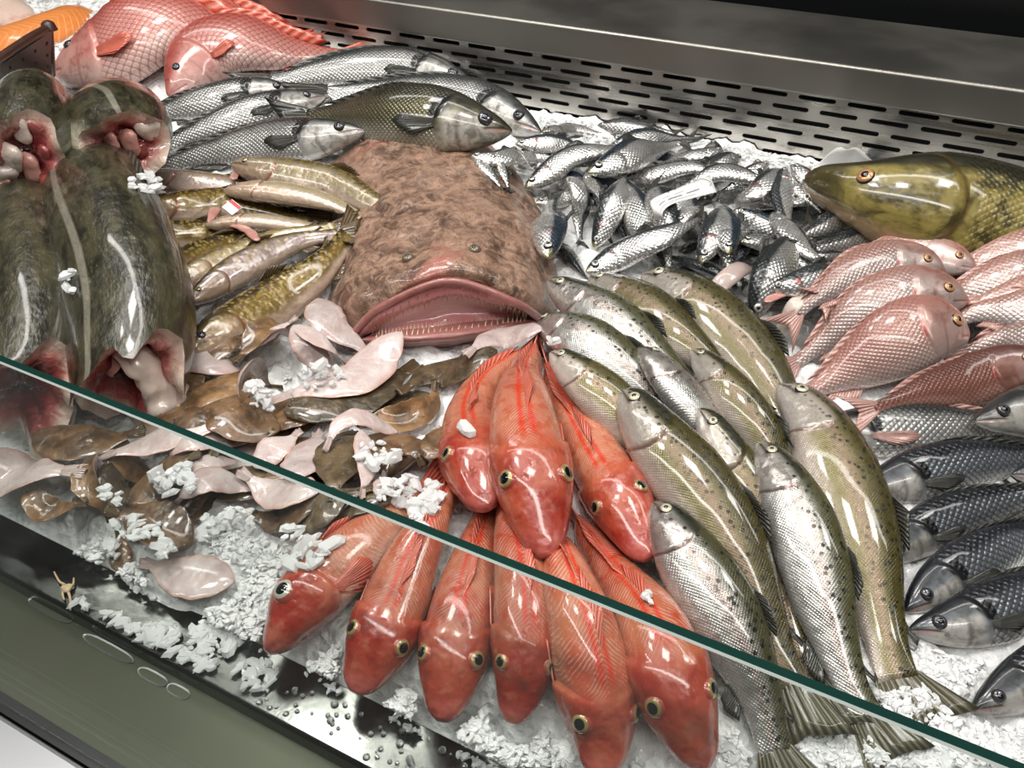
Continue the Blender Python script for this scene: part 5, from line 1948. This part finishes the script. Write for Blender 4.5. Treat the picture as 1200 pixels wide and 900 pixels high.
TAN, OLV = 'flatfish_skin_tan', 'flatfish_skin_olive'
poly_f = [(225, 410), (350, 385), (405, 405), (520, 430), (520, 550), (420, 590), (300, 600), (130, 600), (70, 550), (215, 500)]
rf = random.Random(5)
cnt = 0
while cnt < 26:
    cx, cy_ = rf.uniform(70, 520), rf.uniform(385, 600)
    if not inside((cx, cy_), poly_f):
        continue
    a = rf.uniform(-.9, .5)
    ln = rf.uniform(45, 62)
    dx, dy = math.cos(a) * ln, math.sin(a) * ln
    if rf.random() < .5:
        dx, dy = -dx, -dy
    w_ = 'w' if rf.random() < .25 else 'b'
    flat([(cx - dx, cy_ - dy), (cx + rf.uniform(-6, 6), cy_ + rf.uniform(-8, 8)), (cx + dx, cy_ + dy)], w_,
         'brown flatfish half buried in the heap below the monkfish' if w_ == 'b' else 'white flatfish half buried in the heap below the monkfish',
         .85, skin=rf.choice((TAN, OLV, 'flatfish_skin')), group='flatfish buried in the heap')
    cnt += 1
flat([(368, 372), (384, 376), (402, 388)], 'b', 'ochre flatfish piece tucked under the monkfish cheek', .8, skin=TAN)
flat([(372, 350), (385, 378), (420, 405), (440, 425)], 'w', 'white flatfish squeezed under the monkfish jaw', .6)
flat([(212, 475), (224, 448), (248, 428)], 'b', 'brown flatfish wedged against the large dark cod', 1.0)
flat([(345, 402), (315, 416), (275, 426)], 'b', 'reddish brown flatfish curled under a white belly strip', .75, cup=.5, skin=TAN)
flat([(280, 408), (315, 390), (352, 388)], 'w', 'white belly strip lying against the dark charr', .55, cup=.3)
flat([(350, 410), (372, 424), (396, 444)], 'w', 'white flatfish with brown edge beside ice chips', .9, cup=.3)
flat([(346, 384), (376, 400), (406, 426)], 'w', 'slim white flatfish sloping down from the dark charr', .65, roll=75)
flat([(215, 486), (240, 470), (270, 452), (295, 430)], 'b', 'glossy reddish brown flatfish next to the cod belly flap', .95, skin=TAN)
flat([(328, 503), (290, 494), (245, 476), (215, 462)], 'b', 'brown flatfish with greenish head just above the glass edge', 1.0)
flat([(283, 470), (282, 448), (304, 438), (330, 452)], 'b', 'flatfish rolled into a ring around an ice cube', .55, cup=.8, roll=[-30, 10, 30], skin=TAN)
flat([(55, 538), (105, 520), (170, 504)], 'b', 'brown flatfish under the cod flap, behind the glass', .85)
flat([(-30, 548), (30, 556), (100, 552)], 'w', 'big white flatfish lying on the ice near the case corner', .75, zextra=[.005, .005])
flat([(28, 578), (66, 602), (102, 588)], 'b', 'brown flatfish folded under the white one', .7, cup=.4, skin=TAN)
flat([(112, 532), (108, 565), (124, 598)], 'b', 'brown flatfish bent into a hoop behind the glass', .7, cup=.8, roll=-60, skin=TAN)
flat([(150, 592), (185, 566), (235, 532)], 'b', 'broad brown flatfish dusted with ice chips', .95)
flat([(267, 488), (205, 508), (112, 536)], 'w', 'long white flatfish crossing under the glass edge', .62)
flat([(272, 526), (236, 548), (203, 580)], 'w', 'narrow white flatfish beside the one dusted with ice', .6)
flat([(380, 574), (340, 600), (285, 598)], 'b', 'brown flatfish partly under the big white pair', .9)
flat([(404, 574), (372, 606), (346, 642)], 'b', 'dark brown flatfish with its edge at the sideways gurnard', .95, skin=OLV)
flat([(210, 582), (255, 562), (305, 572)], 'w', 'white flatfish with blunt end, lower of the big white pair', .85)
flat([(374, 576), (330, 578), (280, 552)], 'w', 'white flatfish with a pointed tail, upper of the big white pair', .85)
flat([(298, 548), (324, 522), (352, 504)], 'w', 'broad pinkish white flatfish fanned out above the glass edge', 1.2)
flat([(346, 562), (362, 536), (374, 504)], 'w', 'creased white flatfish next to the fanned out one', 1.0)
flat([(333, 484), (382, 470), (437, 454), (490, 426)], 'b', 'long mottled brown flatfish crossing the heap below the monkfish', .85, skin=OLV)
flat([(583, 411), (545, 424), (505, 440), (468, 460)], 'b', 'brown flatfish with its head on a gurnard tail', .8, skin=OLV)
flat([(636, 386), (585, 396), (545, 416)], 'w', 'white flatfish lying against the monkfish chin by the trout', .72)
flat([(470, 389), (446, 416), (410, 446), (318, 470)], 'w', 'long white flatfish with its head in the monkfish mouth', .62)
flat([(410, 505), (402, 532), (388, 588)], 'b', 'dark glossy flatfish draped over the glass edge line', .9, skin=OLV)
flat([(436, 488), (478, 490), (506, 472), (510, 446)], 'b', 'brown flatfish cupped upward showing its white side', .62, cup=.6, roll=-60, skin=TAN)
flat([(466, 506), (425, 490), (397, 498), (381, 528)], 'w', 'narrow white flatfish arched over darker ones', .5, zextra=[.0, .012, 0])
flat([(424, 504), (430, 545), (424, 584)], 'w', 'thin white flatfish edge standing beside the glossy dark one', .5, roll=60)
flat([(440, 540), (470, 524), (498, 546)], 'b', 'small brown flatfish just above the iced gurnards', .9)
flat([(444, 584), (456, 562), (474, 548)], 'w', 'white flatfish tip poking out by the gurnard fin', .8)
flat([(500, 538), (515, 516), (528, 492)], 'b', 'small brown flatfish with two eyes, against the raised gurnard', 1.0)
flat([(274, 682), (222, 674), (165, 658)], 'w', 'pinkish white flatfish alone on the ice by the steel rim', .95, zextra=[.006, .006])
flat([(140, 670), (141, 648), (138, 622)], 'b', 'small tan flatfish head sticking out by the steel rim', .95, skin=TAN)
flat([(224, 640), (195, 622), (158, 606), (124, 596)], 'b', 'curved brown flatfish with ice cubes on it, above the pinkish one', 1.05, cup=.35)

# small crab-like scrap on the rim
def rimpt(px, py, dz=.0015):
    return unproj(px, py, -0.002 + dz)


cpos = rimpt(78, 689, .003)
crab = thing('brittle_star', cpos, 'tiny tan brittle star scrap on the wet steel rim', 'sea creature')
blob('disc', cpos, .0042, 'crab_leg', crab, cpos, 4, (1, 1, .5))
for pts in (((76, 686), (70, 682), (64, 671)), ((81, 688), (86, 686), (87, 678)), ((75, 692), (74, 698), (76, 704)), ((80, 693), (83, 703), (83, 716))):
    V, F = tube(catmull([rimpt(*q) + (0, 0, .001) for q in pts], 10), .0013, 6, np.linspace(1, .5, 10))
    mk('arm', V, F, 'crab_leg', crab, cpos)

# ------------------------------------------------------------------ loose ice
def chips(name, places, smin, smax, mat, label, thin=False):
    V, F = [], []
    for p in places:
        s = random.uniform(smin, smax) * (1 if random.random() < .85 else 1.5)
        n = random.choice((5, 6, 6, 7))
        ax = Vector((random.gauss(0, 1), random.gauss(0, 1), random.gauss(0, 1.2))).normalized()
        ang = random.uniform(0, 3.1)
        from mathutils import Matrix
        Rm = Matrix.Rotation(random.gauss(0, .45), 3, Vector((math.cos(ang * 2), math.sin(ang * 2), 0))) @ Matrix.Rotation(ang * 2, 3, 'Z')
        i0 = len(V)
        sx, sy2, sz = random.uniform(.8, 1.8), random.uniform(.5, 1), random.uniform(.16, .4)
        for lvl in (-1, 1):
            for k in range(n):
                a = 2 * math.pi * (k + random.uniform(-.3, .3)) / n
                r = random.uniform(.7, 1.0) * (1.0 if lvl < 0 else random.uniform(.6, 1))
                q = Rm @ Vector((math.cos(a) * r * s * sx, math.sin(a) * r * s * sy2, lvl * s * sz * random.uniform(.7, 1)))
                V.append((p[0] + q.x, p[1] + q.y, p[2] + q.z))
        F.append(tuple(i0 + k for k in range(n))[::-1])
        F.append(tuple(i0 + n + k for k in range(n)))
        F += [(i0 + k, i0 + (k + 1) % n, i0 + n + (k + 1) % n, i0 + n + k) for k in range(n)]
    o = mk(name, V, F, mat, None, smooth=False)
    tag(o, label, 'ice', kind='stuff')
    return o


pl = []
zones = [([(0, 500), (120, 560), (330, 640), (320, 560), (560, 560), (1100, 760), (1200, 800), (1200, 900), (590, 900), (280, 745), (0, 605)], 6500),
         ([(800, 900), (860, 800), (1060, 740), (1200, 760), (1200, 900)], 1500),
         ([(60, 60), (110, 5), (170, 10), (150, 60), (190, 130), (140, 110)], 700),
         ([(0, 0), (95, 0), (100, 20), (40, 45)], 300),
         ([(630, 140), (700, 145), (830, 168), (990, 200), (900, 215), (860, 190), (640, 160)], 900),
         ([(1060, 255), (1120, 262), (1100, 300)], 160),
         ([(130, 200), (200, 200), (200, 230), (150, 235)], 160),
         ([(210, 370), (260, 350), (240, 420), (215, 410)], 160),
         ([(250, 400), (520, 400), (520, 560), (250, 520)], 160),
         ([(1040, 590), (1090, 620), (1060, 700), (1050, 680)], 200)]
for zp, num in zones:
    xs = [p[0] for p in zp]
    ys = [p[1] for p in zp]
    c = 0
    tries = 0
    while c < num and tries < num * 8:
        tries += 1
        q = (random.uniform(min(xs), max(xs)), random.uniform(min(ys), max(ys)))
        if not inside(q, zp):
            continue
        p = zi(q[0], q[1], 0.004)
        if p[1] < Y_ICE - .004 or p[1] > Y_WALL - .008:
            continue
        if hget(p[0], p[1]) > hget(p[0], p[1], H_ICE) + .002:
            continue
        pl.append((p[0], p[1], float(hget(p[0], p[1], H_ICE)) + random.uniform(.001, .006)))
        c += 1
chips('ice_chips', pl, .0014, .0036, 'crushed_ice', 'loose white ice chips strewn over the ice bed')


def onfish(px, py, dz=.003):
    p = unproj(px, py, .1)
    for _ in range(6):
        p = unproj(px, py, float(hget(p[0], p[1])) + dz)
    return p


top = []
for (cx, cy_, rx, ry, num) in ((480, 575, 42, 18, 60), (500, 600, 20, 20, 25), (205, 560, 28, 18, 50), (160, 620, 30, 16, 26), (310, 470, 14, 12, 14),
                               (375, 440, 26, 14, 30), (330, 640, 60, 26, 120), (270, 620, 40, 25, 90), (440, 530, 25, 15, 25), (130, 580, 12, 12, 14),
                               (80, 330, 6, 20, 10), (170, 214, 18, 10, 40), (545, 500, 4, 4, 3), (190, 640, 14, 12, 14), (130, 645, 10, 10, 10),
                               (300, 455, 12, 8, 10), (650, 400, 6, 6, 4), (760, 700, 6, 6, 5)):
    for _ in range(num):
        a = random.uniform(0, 6.28)
        r = math.sqrt(random.random())
        top.append(onfish(cx + rx * r * math.cos(a), cy_ + ry * r * math.sin(a)))
chips('ice_chips_on_fish', top, .0022, .0055, 'clear_ice', 'glassy ice chips scattered on top of the fish')
rimc = []
for (cx, cy_, rx, ry, num) in ((95, 712, 12, 10, 14), (130, 728, 14, 12, 22), (175, 745, 34, 16, 90), (215, 775, 36, 18, 110), (250, 745, 30, 20, 80), (300, 790, 26, 18, 40)):
    for _ in range(num):
        a = random.uniform(0, 6.28)
        r = math.sqrt(random.random())
        p = rimpt(cx + rx * r * math.cos(a), cy_ + ry * r * math.sin(a), .004)
        if p[1] > .164:
            rimc.append(p)
chips('ice_chips_on_rim', rimc, .002, .005, 'clear_ice', 'grey glassy ice lumps melting on the steel rim')
# water drops on the rim
V, F = [], []
for _ in range(90):
    px = random.uniform(300, 620)
    py = 790 + (px - 300) * .42 + random.uniform(-10, 60)
    p = rimpt(px, py, 0)
    if not (.164 < p[1] < .195):
        continue
    r = random.uniform(.0008, .003)
    v_, f_, _ = dome(np.array(p) + (0, 0, .0004), np.array([0, 0, 1.0]), np.array([1.0, 0, 0]), r, r * .5, n=10, rings=(1, .7, .35), sink=0)
    i0 = len(V)
    V += list(v_)
    F += [tuple(i0 + a for a in q) for q in f_]
tag(mk('water_drops', V, F, 'water'), 'water drops beaded on the steel rim', 'water', kind='stuff')
